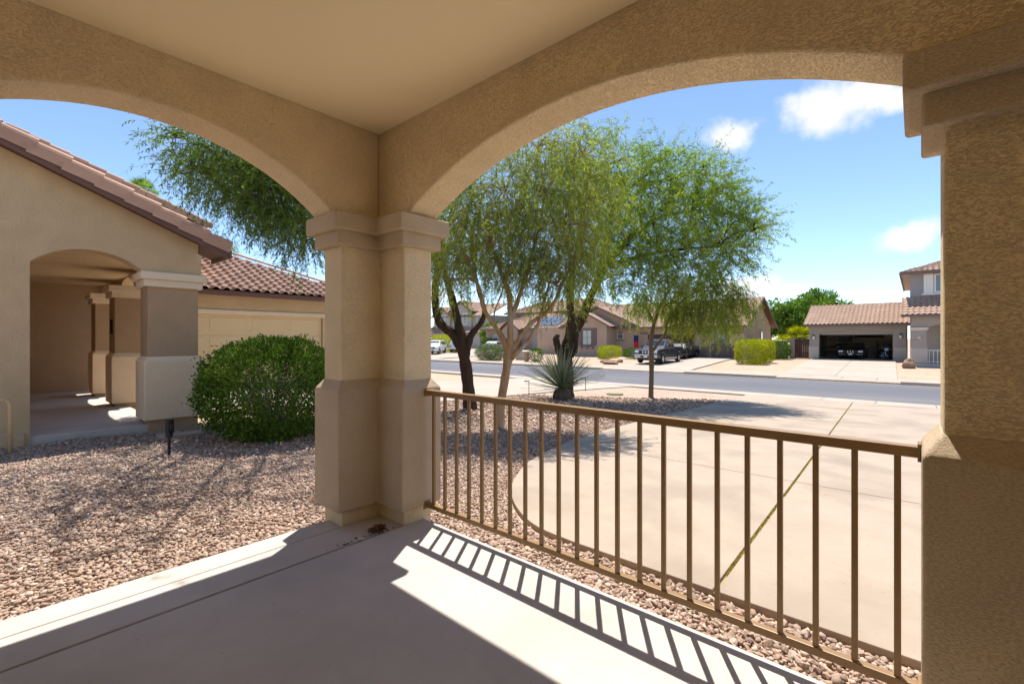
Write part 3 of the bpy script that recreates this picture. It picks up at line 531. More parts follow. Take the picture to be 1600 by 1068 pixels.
# ------------------------------------------------------------------ the neighbour's house
nh = thing('neighbour_house', 'tan stucco house with an arched porch, cream capitals and clay tile roof', 'house', (2.1, 9.4, -.1))
NY = 9.4; NS = .06
sl_ = .432; rake = lambda x: 3.17 + (2.815 - x) * sl_         # top of the rake tiles
wt = lambda x: rake(x) - .25                                   # wall top under the fascia
ar = arch(1.04, .63, 2.545, .25, 18)
MB().prism([(-4.2, -.3), (.412, -.3)] + [(.412, 2.54)] + ar + [(1.672, 2.54), (2.44, 2.54), (2.44, wt(2.44)), (-2.6, wt(-2.6)), (-4.2, wt(-2.6))], 'y', NY, NY + .32).build('gable_wall', M['house'], nh, .02, seg=3)
MB().box(-4.2, .36, NY - .045, NY + .1, -.3, .13).build('wall_base', M['house'], nh, .015)
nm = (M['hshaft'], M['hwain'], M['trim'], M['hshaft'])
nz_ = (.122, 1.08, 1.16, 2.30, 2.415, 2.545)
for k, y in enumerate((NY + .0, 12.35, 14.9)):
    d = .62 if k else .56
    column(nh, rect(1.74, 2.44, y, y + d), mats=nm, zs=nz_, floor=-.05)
# arcade wall on the columns (faces the street), back wall, floor, ceiling
def arc_wall(y0, y1): return MB().prism([(y0, 2.54)] + arch((y0 + y1) / 2, (y1 - y0) / 2, 2.54, .3, 16) + [(y1, 2.54), (y1, 3.0), (y0, 3.0)], 'x', 1.78, 2.42).build('arcade_arch', M['house'], nh, .015)
MB().prism([(9.73, 2.545)] + [(9.96, 2.545)] + arch(11.155, 1.19, 2.545, .36, 16) + [(12.35, 2.545), (12.97, 2.545)] + arch(13.935, .96, 2.545, .34, 14) + [(14.9, 2.545), (15.52, 2.545)] + arch(16.2, .66, 2.545, .3, 12) + [(16.9, 2.545), (16.9, 3.05), (9.73, 3.05)], 'x', 2.18, 2.42).build('arcade_wall', M['house'], nh, .015)
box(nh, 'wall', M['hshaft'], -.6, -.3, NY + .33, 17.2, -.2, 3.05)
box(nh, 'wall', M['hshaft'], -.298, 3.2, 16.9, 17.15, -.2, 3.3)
box(nh, 'porch_ceiling', M['house'], -.3, 2.178, NY + .322, 16.9, 2.9, 2.95)
MB().box(-.3, 1.95, NY + .03, 16.9, -.2, NS).build('porch_slab', M['concrete'], nh, .012)
box(nh, 'house_number_plate', M['black'], 1.70, 1.74, 12.55, 12.65, 1.55, 1.85)
# front roof plane (falls to the street) with rake tiles on the gable edge
rf = MB().add([(2.80, NY - .28, 2.99), (2.80, NY + .62, 2.99), (-2.6, NY + .62, rake(-2.6) - .17), (-2.6, NY - .28, rake(-2.6) - .17), (2.80, NY - .28, 2.93), (2.80, NY + .62, 2.93), (-2.6, NY + .62, rake(-2.6) - .23), (-2.6, NY - .28, rake(-2.6) - .23)],
              [(0, 1, 2, 3), (7, 6, 5, 4), (0, 4, 5, 1), (0, 3, 7, 4), (1, 5, 6, 2)]).build('roof', M['fascia'], nh)
MB().prism([(2.80, 2.86), (2.80, 3.03), (-2.6, rake(-2.6) - .13), (-2.6, rake(-2.6) - .30)], 'y', NY - .34, NY - .284).build('rake_board', M['fascia'], rf, .004)
MB().box(2.805, 2.86, NY - .34, NY + .62, 2.86, 3.0).build('eave_board', M['fascia'], rf, .004)
dn = Vector((1, 0, -sl_)).normalized(); upv = -dn; nrm = Vector((sl_, 0, 1)).normalized()
cm = cap_mesh(.43, .105, flange=.15)
for k in range(15):
    p = Vector((2.84, NY - .27, 3.05)) + upv * (k * .372) + nrm * .05
    inst('rake_tile', cm, rf, frame(p, (0, 1, 0), upv - nrm * .075) @ Matrix.Rotation(rnd.uniform(-.02, .02), 4, 'Z') @ Matrix.Scale(-1, 4, (1, 0, 0)))
tmesh = tile_mesh(.31, .44)
for j in range(2):
    for k in range(9):
        p = Vector((2.86, NY + .1 + j * .31, 3.03)) + upv * (k * .372)
        inst('roof_tile', tmesh, rf, frame(p, (0, 1, 0), upv + nrm * rnd.uniform(-.01, .02)))
mb = tile_sheet(MB(), (2.45, 9.85, 3.21), (2.45, 16.8, 3.21), (-2.6, 16.8, rake(-2.6) - .1), (-2.6, 9.85, rake(-2.6) - .1), .31, .372); mb.add([(2.45, 9.85, 3.17), (2.45, 16.8, 3.17), (-2.6, 16.8, rake(-2.6) - .15), (-2.6, 9.85, rake(-2.6) - .15)], [(0, 1, 2, 3)]); mb.box(2.38, 2.45, 10.03, 16.8, 3.05, 3.22)
o = mb.build('roof_tiling', M['tile'], rf, fix=False); o['kind'] = 'stuff'
# higher roof part behind the gable
mb = tile_sheet(MB(), (2.3, 12.0, 3.75), (2.3, 16.8, 3.75), (-2.6, 16.8, 6.05), (-2.6, 12.0, 6.05), .31, .372)
mb.prism([(2.25, 3.2), (2.25, 3.7), (-2.6, 6.0), (-2.6, 5.4)], 'y', 12.02, 16.7)
o = mb.build('upper_roof_tiling', M['tile'], rf, fix=False); o['kind'] = 'stuff'

mr_ = lambda x: 5.78 - .38 * (x - 3.06)
MB().prism([(.6, 3.2), (4.6, 3.2), (4.6, mr_(4.6) - .12), (.6, mr_(.6) - .12)], 'y', 17.42, 23).build('upper_wall', M['house'], nh)
mb = tile_sheet(MB(), (4.85, 17.2, mr_(4.85)), (4.85, 23.2, mr_(4.85)), (.6, 23.2, mr_(.6)), (.6, 17.2, mr_(.6)), .31, .372); o = mb.build('upper_roof_tiling', M['tile'], rf, fix=False); o['kind'] = 'stuff'
for k in range(12): inst('rake_tile', cm, rf, frame(Vector((4.85, 17.16, mr_(4.85) + .02)) + Vector((-1, 0, .38)).normalized() * (k * .4), (0, 1, 0), Vector((-1, 0, .30))) @ Matrix.Scale(-1, 4, (1, 0, 0)))
# the neighbour's garage block: its door faces us
GY = 17.16
MB().prism([(2.5, -.4), (3.35, -.4), (3.35, 2.25), (8.55, 2.25), (8.55, -.45), (10.1, -.45), (10.1, 3.0), (2.5, 3.0)], 'y', GY, GY + .25).build('garage_wall', M['house'], nh)
box(nh, 'garage_wall', M['house'], 9.85, 10.1, GY + .25, 24, -.5, 3.0)
MB().box(3.2, 8.75, GY - .05, GY - .002, 2.25, 2.40).build('door_trim', M['trim'], nh, .01)
gd = box(nh, 'garage_door', M['gdoor'], 3.36, 8.54, GY + .10, GY + .15, -.35, 2.249)
for c in range(4):
    for r_ in range(4):
        x0 = 3.42 + c * 1.285; z0 = -.3 + r_ * .635
        MB().box(x0 + .09, x0 + 1.19, GY + .088, GY + .102, z0 + .09, z0 + .55).build('door_panel', M['gdoor'], gd, .014, seg=1)
for r_ in range(1, 4): box(gd, 'panel_seam', M['house'], 3.36, 8.54, GY + .092, GY + .101, -.30 + r_ * .635 - .045, -.30 + r_ * .635 - .035)
gr = MB().add([(2.4, 16.72, 2.98), (10.5, 16.72, 2.98), (10.5, 25, 2.98), (2.4, 25, 2.98), (5.9, 21.2, 4.88), (6.4, 21.2, 4.88)], [(0, 1, 5, 4), (1, 2, 5), (2, 3, 4, 5), (3, 0, 4), (3, 2, 1, 0)]).build('garage_roof', M['fascia'], nh)
MB().box(2.4, 10.52, 16.66, 16.718, 2.84, 3.0).build('eave_board', M['fascia'], gr, .004)
MB().box(10.502, 10.56, 16.66, 25, 2.84, 3.0).build('eave_board', M['fascia'], gr, .004)
up2 = Vector((0, 1, .43)).normalized(); nr2 = Vector((0, -.43, 1)).normalized(); cnt = 0
for r_ in range(13):
    for c in range(27):
        x = 2.6 + c * .305; d = r_ * .35 * up2.y
        if x > 10.35 - d * 1.03 or cnt >= 288 or (x < 3.6): continue
        p = Vector((x, 16.62, 2.99)) + up2 * (r_ * .35) + nr2 * .02
        inst('roof_tile', tmesh, gr, frame(p, (1, 0, 0), up2 + nr2 * rnd.uniform(-.012, .016))); cnt += 1
hp = Vector((10.5, 16.66, 3.03)); hd = (Vector((6.4, 21.2, 4.95)) - hp); cm2 = cap_mesh(.43, .12)
for k in range(17):
    p = hp + hd * (k / 17.); t = hd.normalized(); x = t.cross(Vector((0, 0, 1))).normalized()
    inst('hip_tile', cm2, gr, frame(p + Vector((0, 0, .05)), x, t + Vector((0, 0, .02))))
mb = tile_sheet(MB(), (10.5, 16.7, 3.0), (10.5, 25, 3.0), (6.4, 21.3, 4.86), (6.4, 21.2, 4.86), .305, .35); o = mb.build('roof_tiling', M['tile'], gr, fix=False); o['kind'] = 'stuff'
print('neighbour done')

# ------------------------------------------------------------------ small things in the gravel
def path_light(label, base, head_dir, h=.47, grp='path lights in the gravel'):
    e = thing('path_light', label, 'path light', base, math.atan2(head_dir[1], head_dir[0]), grp)
    MB().box(-.011, .011, -.011, .011, -.1, h).build('stake', M['black'], e, .002, local=True)
    MB().box(-.013, .16, -.022, .022, h, h + .022).build('lamp_head', M['black'], e, .004, local=True)
    MB().box(.06, .15, -.016, .016, h - .006, h + .001).build('lens', M['lamp_glass'], e, local=True)
path_light('black path light between the neighbour driveway and the street', (16.0, 16.75, gz(16.0)), (1, -1))
path_light('black path light on the driveway edge beside the peeling tree', (12.0, 9.75, gz(12)), (-.6, .8))
path_light('black path light on the driveway edge behind the yucca', (15.6, 9.8, gz(15.6)), (-.6, .8))
e = thing('path_light', 'black square-headed spotlight on a stake before the cream column', 'path light', (1.565, 7.27, gz(1.565)), R(-48), None)
MB().box(-.012, .012, -.012, .012, -.1, .25).build('stake', M['black'], e, .002, local=True)
MB().box(-.03, .03, -.028, .028, .24, .30).build('knuckle', M['black'], e, .004, local=True)
mb = MB(); mb.box(-.015, .03, -.05, -.026, .29, .47); mb.box(-.015, .03, .026, .05, .29, .47); mb.box(-.014, .029, -.026, .026, .42, .47); mb.box(-.014, .029, -.026, .026, .29, .335)
mb.build('lamp_head', M['black'], e, .003, local=True)
pf_ = thing('pipe_loop', 'tan painted pipe loop standing before the neighbour wall', 'pipe', (.1, 8.9, gz(0)))
MB().tube([(.21, 8.88, -.2), (.21, 8.88, .58), (.20, 8.88, .635), (.15, 8.88, .66), (-.45, 8.88, .66), (-.50, 8.88, .635), (-.51, 8.88, .58), (-.51, 8.88, -.2)], .024, 8).build('pipe', M['pipe'], pf_, smooth=True)
MB().box(-.26, -.04, 8.84, 8.92, .60, .72).build('valve_body', M['pipe'], pf_, .02)
sp = MB().prism([(1.72, -.3), (2.32, -.3), (2.32, .0), (1.72, .02)], 'y', 8.5, 8.78).build('splash_block', M['splash'], None, .02); tag(sp, 'low pinkish concrete splash block in front of the cream column', 'splash block')
for v in sp.data.vertices: v.co.z = -.16 if v.co.z < -.2 else v.co.z - .03
vl = thing('valve_box', 'round valve box lid set in the gravel behind the shade', 'valve box', (14.9, 8.13, gz(14.9)))
MB().disc((14.9, 8.13, gz(14.9) + .0), (0, 0, 1), .30, .09, 24).build('rim', M['lid'], vl, .008); MB().disc((14.9, 8.13, gz(14.9) + .045), (0, 0, 1), .25, .02, 24).build('lid', M['lid'], vl, .005)
# blown-in leaves in the corner of the porch floor
def blob_leaves(n, ctr_, rad, ln, wd, flat=.25):
    p = rng.normal(0, 1, (n, 3)) * np.array(rad) + np.array(ctr_); return p
def leaf_quads(P, D, ln, wd, roll=None):
    """a pointed leaf for each point: P base, D direction"""
    n = len(P); D = D / (np.linalg.norm(D, axis=1, keepdims=True) + 1e-9); r_ = rng.normal(0, 1, (n, 3)); S = np.cross(D, r_); S /= (np.linalg.norm(S, axis=1, keepdims=True) + 1e-9)
    ln = np.broadcast_to(ln, (n,))[:, None] * rng.uniform(.7, 1.25, (n, 1)); wd = np.broadcast_to(wd, (n,))[:, None] * rng.uniform(.8, 1.2, (n, 1))
    V = np.stack([P, P + D * ln * .45 + S * wd * .5, P + D * ln, P + D * ln * .45 - S * wd * .5], 1)
    return V.reshape(-1, 3), np.arange(4 * n).reshape(-1, 4)
P_ = np.stack([1.955 + rng.normal(0, .035, 130), 3.06 + rng.normal(0, .03, 130), rng.uniform(.002, .03, 130)], 1); P2 = np.stack([1.75 + rng.normal(0, .09, 14), 3.03 + rng.normal(0, .015, 14), np.full(14, .003)], 1)
P_ = np.concatenate([P_, P2]); D_ = rng.normal(0, 1, (len(P_), 3)) * np.array([1, 1, .25]); V, F = leaf_quads(P_, D_, .032, .016)
o = np_mesh('leaf_litter', V, F, M['leaf_brown'], None, 'stuff'); o['label'] = 'small heap of dry brown leaves on the porch floor by the column'
lp = np.stack([rng.uniform(-1, 13, 5200), rng.uniform(-.3, 9.8, 5200)], 1); lp = lp[inside(bedpoly, lp)]; keep = rng.uniform(0, 1, len(lp)) < np.clip(1.25 - np.hypot(lp[:, 0] - 6, lp[:, 1] - 7) / 6.5, .12, 1); lp = lp[keep]
P_ = np.stack([lp[:, 0], lp[:, 1], np.where(lp[:, 0] < 1, -.042, -.042 - .0366 * (lp[:, 0] - 1)) + .012], 1); D_ = rng.normal(0, 1, (len(P_), 3)) * np.array([1, 1, .2]); V, F = leaf_quads(P_, D_, .055, .013)
o = np_mesh('leaf_litter', V, F, M['leaf_brown'], None, 'stuff'); o['label'] = 'fallen dry leaves scattered over the gravel under the trees'
# dry weeds in the driveway joint
xs = np.concatenate([rng.uniform(3.2, 5.3, 900), rng.uniform(5.5, 9.2, 1100), rng.uniform(9.6, 18.4, 700)]); ys = .92 + (xs - 2.92) * .0405 + rng.normal(0, .006, len(xs))
P_ = np.stack([xs, ys, np.array([gz(x) for x in xs]) + .01], 1); D_ = rng.normal(0, .55, (len(xs), 3)) + np.array([0, 0, .7]); V, F = leaf_quads(P_, D_, .03, .009)
o = np_mesh('weeds', V, F, M['weed'], None, 'stuff'); o['label'] = 'yellow dry weeds growing along the driveway joint'
# ------------------------------------------------------------------ plants
def subdiv(pts, rad, k=4, wob=0.):
    P = [Vector(p) for p in pts]; P = [2 * P[0] - P[1]] + P + [2 * P[-1] - P[-2]]; out = []; ro = []
    for i in range(1, len(P) - 2):
        for j in range(k):
            t = j / k; a, b, c_, d = P[i - 1:i + 3]
            q = .5 * ((2 * b) + (-a + c_) * t + (2 * a - 5 * b + 4 * c_ - d) * t ** 2 + (-a + 3 * b - 3 * c_ + d) * t ** 3)
            out.append(q + Vector([rnd.gauss(0, wob) for _ in range(3)])); ro.append(rad[i - 1] * (1 - t) + rad[min(i, len(rad) - 1)] * t)
    return out + [Vector(pts[-1])], ro + [rad[-1]]
def twig_tubes(A, rad):
    """A (n,k,3) polylines as three-sided tapering tubes"""
    n, k, _ = A.shape; T = np.gradient(A, axis=1); T /= (np.linalg.norm(T, axis=2, keepdims=True) + 1e-9)
    ref = np.array([.3, .5, .8]); S = np.cross(T, ref); S /= (np.linalg.norm(S, axis=2, keepdims=True) + 1e-9); B = np.cross(T, S)
    rr = (rad * np.linspace(1, .35, k))[None, :, None, None]; ang = np.array([0, 2.094, 4.189])
    V = A[:, :, None, :] + rr * (np.cos(ang)[None, None, :, None] * S[:, :, None, :] + np.sin(ang)[None, None, :, None] * B[:, :, None, :])
    idx = np.arange(n * k * 3).reshape(n, k, 3); a = idx[:, :-1, :]; b = np.roll(idx, -1, 2)[:, :-1, :]; c_ = np.roll(idx, -1, 2)[:, 1:, :]; d = idx[:, 1:, :]
    return V.reshape(-1, 3), np.stack([a, b, c_, d], -1).reshape(-1, 4)
def make_tree(name, label, limbs, clumps, bark, leaf, ln=.085, wd=.014, droop=1., per=9, tl=(.45, 1.0), up=.25, grp=None, nseg=10, twig_r=.0042, cat='tree', spread=.8):
    base = limbs[0][0][0]; e = thing(name, label, cat, tuple(base), group=grp)
    mb = MB(); nodes = []
    for pts, rad in limbs:
        q, r_ = subdiv(pts, rad, 4, min(rad) * .12); mb.tube(q, [x * rnd.uniform(.88, 1.12) for x in r_], nseg, True); nodes += q[len(q) // 3:]
    mb.build('trunk', bark, e, smooth=True)
    LV, LF, TV, TF = [], [], [], []; nl = nt = 0; bb = MB()
    for ctr_, rad, n in clumps:
        c_ = np.array(ctr_); rad = np.array(rad if hasattr(rad, '__len__') else (rad, rad, rad * .8))
        near = min(nodes, key=lambda q: (q - Vector(ctr_)).length + max(0, q.z - ctr_[2]) * 2); mid = near.lerp(Vector(ctr_), .5) + Vector((0, 0, (Vector(ctr_) - near).length * .12)); 
        q, r_ = subdiv([near, mid, Vector(ctr_)], [.035, .022, .012], 4, .02); bb.tube(q, r_, 6)
        d = rng.normal(0, 1, (n, 3)); d /= np.linalg.norm(d, axis=1, keepdims=True); A0 = c_ + d * rad * (rng.uniform(.05, 1, (n, 1)) ** .45)
        d0 = d * spread + np.array([0, 0, up]) + rng.normal(0, .35, (n, 3)); d0 /= np.linalg.norm(d0, axis=1, keepdims=True)
        L_ = rng.uniform(*tl, (n, 1)); K = 6; A = np.zeros((n, K, 3)); A[:, 0] = A0; cur = A0
        for k in range(1, K):
            t = k / (K - 1); dd = d0 * (1 - t * .55 * min(droop, 1.4)) + np.array([0, 0, -1.]) * droop * t + rng.normal(0, .10, (n, 3)); dd /= np.linalg.norm(dd, axis=1, keepdims=True); cur = cur + dd * L_ / (K - 1); A[:, k] = cur
        v, f = twig_tubes(A, twig_r); TV.append(v); TF.append(f + nt); nt += len(v)
        for i in rng.choice(n, min(n, 16), replace=False):       # inner branchlets
            p1 = Vector(A0[i]); bb.tube([Vector(ctr_), Vector(ctr_).lerp(p1, .5) + Vector((0, 0, .08)), p1], [.011, .008, .005], 4)
        t = rng.uniform(.1, 1, (n, per)) * (K - 1) * .999; i0 = t.astype(int); fr = (t - i0)[..., None]
        ii = np.arange(n)[:, None]; P_ = A[ii, i0] * (1 - fr) + A[ii, i0 + 1] * fr; T = A[ii, i0 + 1] - A[ii, i0]; T /= (np.linalg.norm(T, axis=2, keepdims=True) + 1e-9)
        D = T * .55 + rng.normal(0, .5, P_.shape) + np.array([0, 0, -.35 * droop])
        v, f = leaf_quads(P_.reshape(-1, 3), D.reshape(-1, 3), ln, wd); LV.append(v); LF.append(f + nl); nl += len(v)
    bb.build('branches', bark, e, smooth=True, fix=False)['kind'] = 'stuff'
    o = np_mesh('twigs', np.concatenate(TV), np.concatenate(TF), M['twig'], e, 'stuff'); o = np_mesh('crown', np.concatenate(LV), np.concatenate(LF), leaf, e, 'stuff')
    return e, nl // 4
def pxl(pts, Z): return [at(x, y, Z + (dz[0] if dz else 0)) for x, y, *dz in pts]
def cl(px_, py_, Z, r_, n): return (tuple(at(px_, py_, Z)), r_, n)
tot = 0
# the dark forked tree by the neighbour's driveway; its crown also hangs over the side yard
b1 = at(735, 640, 11.3)
limbs = [(pxl([(736, 652), (735, 640), (731, 600), (726, 560), (722, 532), (716, 505), (706, 465), (694, 420), (690, 380), (705, 330)], 11.3), [.20, .165, .15, .145, .14, .10, .085, .07, .05, .03]),
         (pxl([(722, 545), (708, 522), (690, 508), (681, 485), (680, 450), (684, 400), (670, 340), (640, 280)], 11.3), [.14, .12, .105, .09, .08, .065, .045, .03]),
         (pxl([(728, 545), (737, 522), (752, 503), (757, 482), (748, 455), (740, 410), (735, 350)], 11.3), [.12, .085, .065, .055, .05, .04, .025]),
         (pxl([(690, 420), (640, 350, -.4), (560, 300, -.9), (470, 290, -1.4), (390, 285, -1.8)], 11.3), [.06, .055, .045, .035, .018]),
         (pxl([(640, 350, -.4), (560, 340, -.9), (500, 350, -1.2), (450, 345, -1.5)], 11.3), [.045, .035, .025, .015])]
cls = [cl(330, 228, 9.4, .62, 190), cl(385, 265, 9.6, .7, 330), cl(345, 290, 9.3, .45, 120), cl(440, 300, 9.8, .75, 380), cl(470, 345, 9.7, .6, 270), cl(410, 300, 9.2, .5, 140), cl(300, 262, 9.2, .3, 40), cl(420, 335, 9.4, .4, 70), cl(475, 378, 9.5, .28, 45), cl(520, 290, 10.2, .9, 240), cl(580, 300, 10.5, .9, 200), cl(640, 330, 10.8, 1, 200), cl(275, 215, 9.2, .3, 40),
       cl(700, 360, 11, .8, 150), cl(720, 400, 11.2, .6, 100), cl(690, 420, 11.2, .5, 70), cl(600, 230, 10.3, 1, 180), cl(500, 220, 9.9, 1., 190), cl(420, 220, 9.5, .8, 170), cl(660, 270, 11, 1.1, 180)] + [((x, y, z), r_, n) for x, y, z, r_, n in ((4.6, 7.6, 5.5, .8, 130), (3.4, 8.6, 5.9, .7, 100), (2.6, 6.6, 6.1, .45, 60), (3.3, 7.6, 6.3, .6, 80), (4.1, 7.0, 6.4, .4, 40), (3.7, 6.3, 5.8, .5, 50), (2.8, 7.3, 6.2, .45, 50), (2.2, 8.3, 6.3, .4, 40), (2.9, 5.6, 6.1, .25, 15), (5.4, 6.6, 5.6, .7, 80), (3.4, 9.9, 6.0, .6, 70), (6.2, 7.8, 5.6, .9, 110), (4.9, 9.3, 5.8, .7, 80), (4.6, 5.5, 6.0, .4, 35))]
e, n = make_tree('mesquite_tree', 'dark-barked forked tree leaning over the neighbour driveway and side yard', limbs, cls, M['bark'], M['leaf_c'], .10, .017, .75, 23, (.45, .95), .1); tot += n
# the peeling pale-trunked tree
limbs = [(pxl([(779, 676), (780, 668), (783, 630), (789, 590), (795, 552), (797, 525), (797, 495), (796, 465), (787, 435), (772, 395), (760, 340)], 8.8), [.15, .105, .085, .08, .09, .06, .055, .05, .04, .03, .018]),
         (pxl([(794, 552), (784, 525), (769, 503), (756, 482), (750, 455), (736, 420), (718, 380), (708, 345)], 8.8), [.07, .05, .045, .042, .04, .03, .022, .014]),
         (pxl([(798, 498), (806, 478), (814, 455), (824, 425), (834, 385), (846, 340), (850, 300)], 8.8), [.048, .045, .04, .036, .03, .022, .014]),
         (pxl([(796, 556), (812, 528), (832, 503), (851, 490), (866, 472), (880, 440), (900, 400), (915, 360)], 8.8), [.065, .048, .042, .04, .035, .028, .02, .012]),
         (pxl([(799, 560), (822, 536), (838, 512), (846, 488), (852, 465), (862, 430)], 8.75), [.05, .038, .034, .03, .026, .016]),
         (pxl([(770, 503), (775, 480), (785, 455), (790, 430)], 8.85), [.02, .016, .014, .01])]
cls = [cl(730, 330, 8.7, .65, 190), cl(790, 300, 8.6, .75, 240), cl(850, 290, 8.9, .8, 240), cl(760, 385, 8.5, .6, 190), cl(820, 370, 8.6, .65, 200), cl(880, 350, 8.9, .7, 200), cl(715, 410, 8.8, .4, 80), cl(900, 410, 8.8, .5, 130), cl(860, 415, 8.6, .5, 120), cl(795, 430, 8.7, .35, 60), cl(920, 310, 9.3, .7, 160), cl(840, 230, 9.2, .7, 150), cl(910, 245, 9.4, .6, 120), cl(700, 440, 8.8, .3, 40), cl(870, 445, 8.9, .35, 60)]
e, n = make_tree('willow_acacia_tree', 'slender tree with peeling orange and grey trunk and drooping narrow leaves', limbs, cls, M['peel'], M['leaf_a'], .10, .0125, 1.0, 28, (.45, .95), .2); tot += n
# the broad tree behind the yucca
limbs = [(pxl([(886, 630), (886, 618), (885, 585), (884, 555), (888, 535), (893, 505), (891, 470), (894, 430), (905, 380), (920, 320)], 15.2), [.30, .24, .22, .23, .2, .15, .13, .11, .08, .04]),
         (pxl([(890, 545), (899, 518), (911, 492), (925, 458), (948, 415), (985, 370), (1030, 340), (1080, 330)], 15.2), [.19, .16, .15, .13, .11, .09, .06, .03]),
         (pxl([(880, 560), (873, 545), (869, 530), (871, 522)], 15.1), [.15, .14, .11, .07]), (pxl([(891, 555), (899, 545), (901, 532)], 15.1), [.12, .09, .06]),
         (pxl([(948, 415), (1000, 400, -.5), (1060, 390, -1), (1120, 385, -1)], 15.2), [.08, .06, .045, .02]), (pxl([(930, 450), (960, 330), (1000, 280), (1040, 265)], 15.2), [.09, .07, .045, .02])]
cls = []
for x, y, r_, n, *z in [(960, 255, 1.0, 120), (1000, 290, 1.1, 170), (1050, 280, 1.0, 150), (1095, 290, .9, 130), (960, 320, 1.1, 170), (1020, 345, 1.2, 190), (1080, 340, 1.2, 190), (1130, 335, .9, 130), (1150, 375, .9, 130), (1095, 390, 1.1, 170), (1040, 400, 1.1, 170), (980, 385, 1.1, 170), (930, 370, 1.0, 130), (920, 300, 1.0, 130), (1140, 405, .7, 80), (940, 425, .9, 120), (990, 430, .8, 110), (1178, 360, .45, 40), (880, 300, 1.1, 130), (900, 240, .9, 70), (1030, 250, .5, 40), (1100, 262, .4, 30), (1060, 420, .7, 90), (1115, 300, .7, 80), (1160, 340, .5, 50)]:
    cls.append(cl(x, y, 14.6 + rnd.uniform(-1, .9), r_ * .95, int(n * 1.15)))
e, n = make_tree('mesquite_tree', 'broad green tree with a thick dark trunk rising behind the yucca', limbs, cls, M['bark'], M['leaf_b'], .13, .020, .5, 27, (.5, 1.1), .25); tot += n
# the small weeping tree at the edge of the gravel
limbs = [(pxl([(1017, 630), (1017, 622), (1018, 585), (1018, 555), (1017, 535), (1022, 505), (1031, 480), (1045, 455), (1060, 435)], 15.4), [.11, .085, .08, .085, .07, .06, .05, .035, .02]),
         (pxl([(1020, 548), (1030, 533), (1040, 520), (1044, 500), (1060, 475), (1090, 455), (1120, 445)], 15.4), [.055, .045, .042, .036, .03, .022, .012]), (pxl([(1022, 505), (1010, 480), (995, 460)], 15.4), [.035, .025, .012])]
cls = [cl(x, y, 15.1 + rnd.uniform(-.4, .5), r_, n) for x, y, r_, n in [(1050, 470, .6, 130), (1085, 455, .6, 130), (1120, 460, .6, 130), (1145, 480, .45, 90), (1095, 490, .6, 140), (1068, 492, .4, 80), (1015, 470, .4, 50), (1130, 500, .35, 60), (998, 478, .3, 24), (1155, 460, .35, 45), (1040, 440, .5, 80), (1105, 430, .5, 80)]]
e, n = make_tree('weeping_tree', 'small thin-trunked weeping tree in front of the pickup truck', limbs, cls, M['thinbark'], M['leaf_a'], .13, .017, 1.8, 26, (.45, .95), .1); tot += n
print('leaves', tot)

# ------------------------------------------------------------------ shrubs
def shrub(name, label, ctr_, rad, n, leaf, ln, wd, power=2., stems=8, lay=.25, grp=None, cat='shrub', flat=0., core=None):
    c_ = np.array(ctr_, float); rad = np.array(rad, float); e = thing(name, label, cat, (c_[0], c_[1], c_[2] - rad[2]), group=grp)
    d = rng.normal(0, 1, (n, 3)); d /= np.linalg.norm(d, axis=1, keepdims=True)
    q = (np.abs(d) ** power).sum(1, keepdims=True) ** (-1 / power)      # superellipsoid: clipped shapes
    bumpy = 1 + .09 * np.sin(d[:, :1] * 9 + c_[0]) * np.sin(d[:, 1:2] * 8 + c_[1]) * np.sin(d[:, 2:] * 9) + rng.normal(0, .028, (n, 1)) + (rng.uniform(0, 1, (n, 1)) > .985) * rng.uniform(.03, .12, (n, 1))
    r_ = (1 - lay * rng.uniform(0, 1, (n, 1)) ** 2.2) * bumpy; P_ = c_ + d * q * r_ * rad
    D = d + rng.normal(0, .7, (n, 3)) + np.array([0, 0, .25]); v, f = leaf_quads(P_, D, ln, wd)
    np_mesh('foliage', v, f, leaf, e, 'stuff')
    mb = MB()
    for k in range(stems):
        a = 2 * math.pi * k / stems + rnd.uniform(-.3, .3); b0 = Vector((c_[0] + .08 * math.cos(a), c_[1] + .08 * math.sin(a), c_[2] - rad[2] - .05)); tp = Vector(c_) + Vector((rad[0] * .6 * math.cos(a), rad[1] * .6 * math.sin(a), rad[2] * rnd.uniform(.0, .6)))
        q_, rr = subdiv([b0, b0.lerp(tp, .5) + Vector((0, 0, .1 * rad[2])), tp], [.025 * rad[0] + .006, .018 * rad[0] + .004, .006], 3, .01); mb.tube(q_, rr, 5)
        for j in range(3):
            s_ = q_[len(q_) // 2]; t_ = Vector(c_) + Vector([rnd.uniform(-.75, .75) * rad[i] for i in range(3)]); mb.tube([s_, s_.lerp(t_, .5), t_], [.008, .006, .003], 4)
    mb.build('stems', M['twig'], e, fix=False)
    return e
shrub('round_shrub', 'large clipped round green shrub beside the cream column', (3.03, 7.70, .66), (1.01, 1.01, .79), 30000, M['leaf_bush'], .05, .026, 2.3, 26, .4)
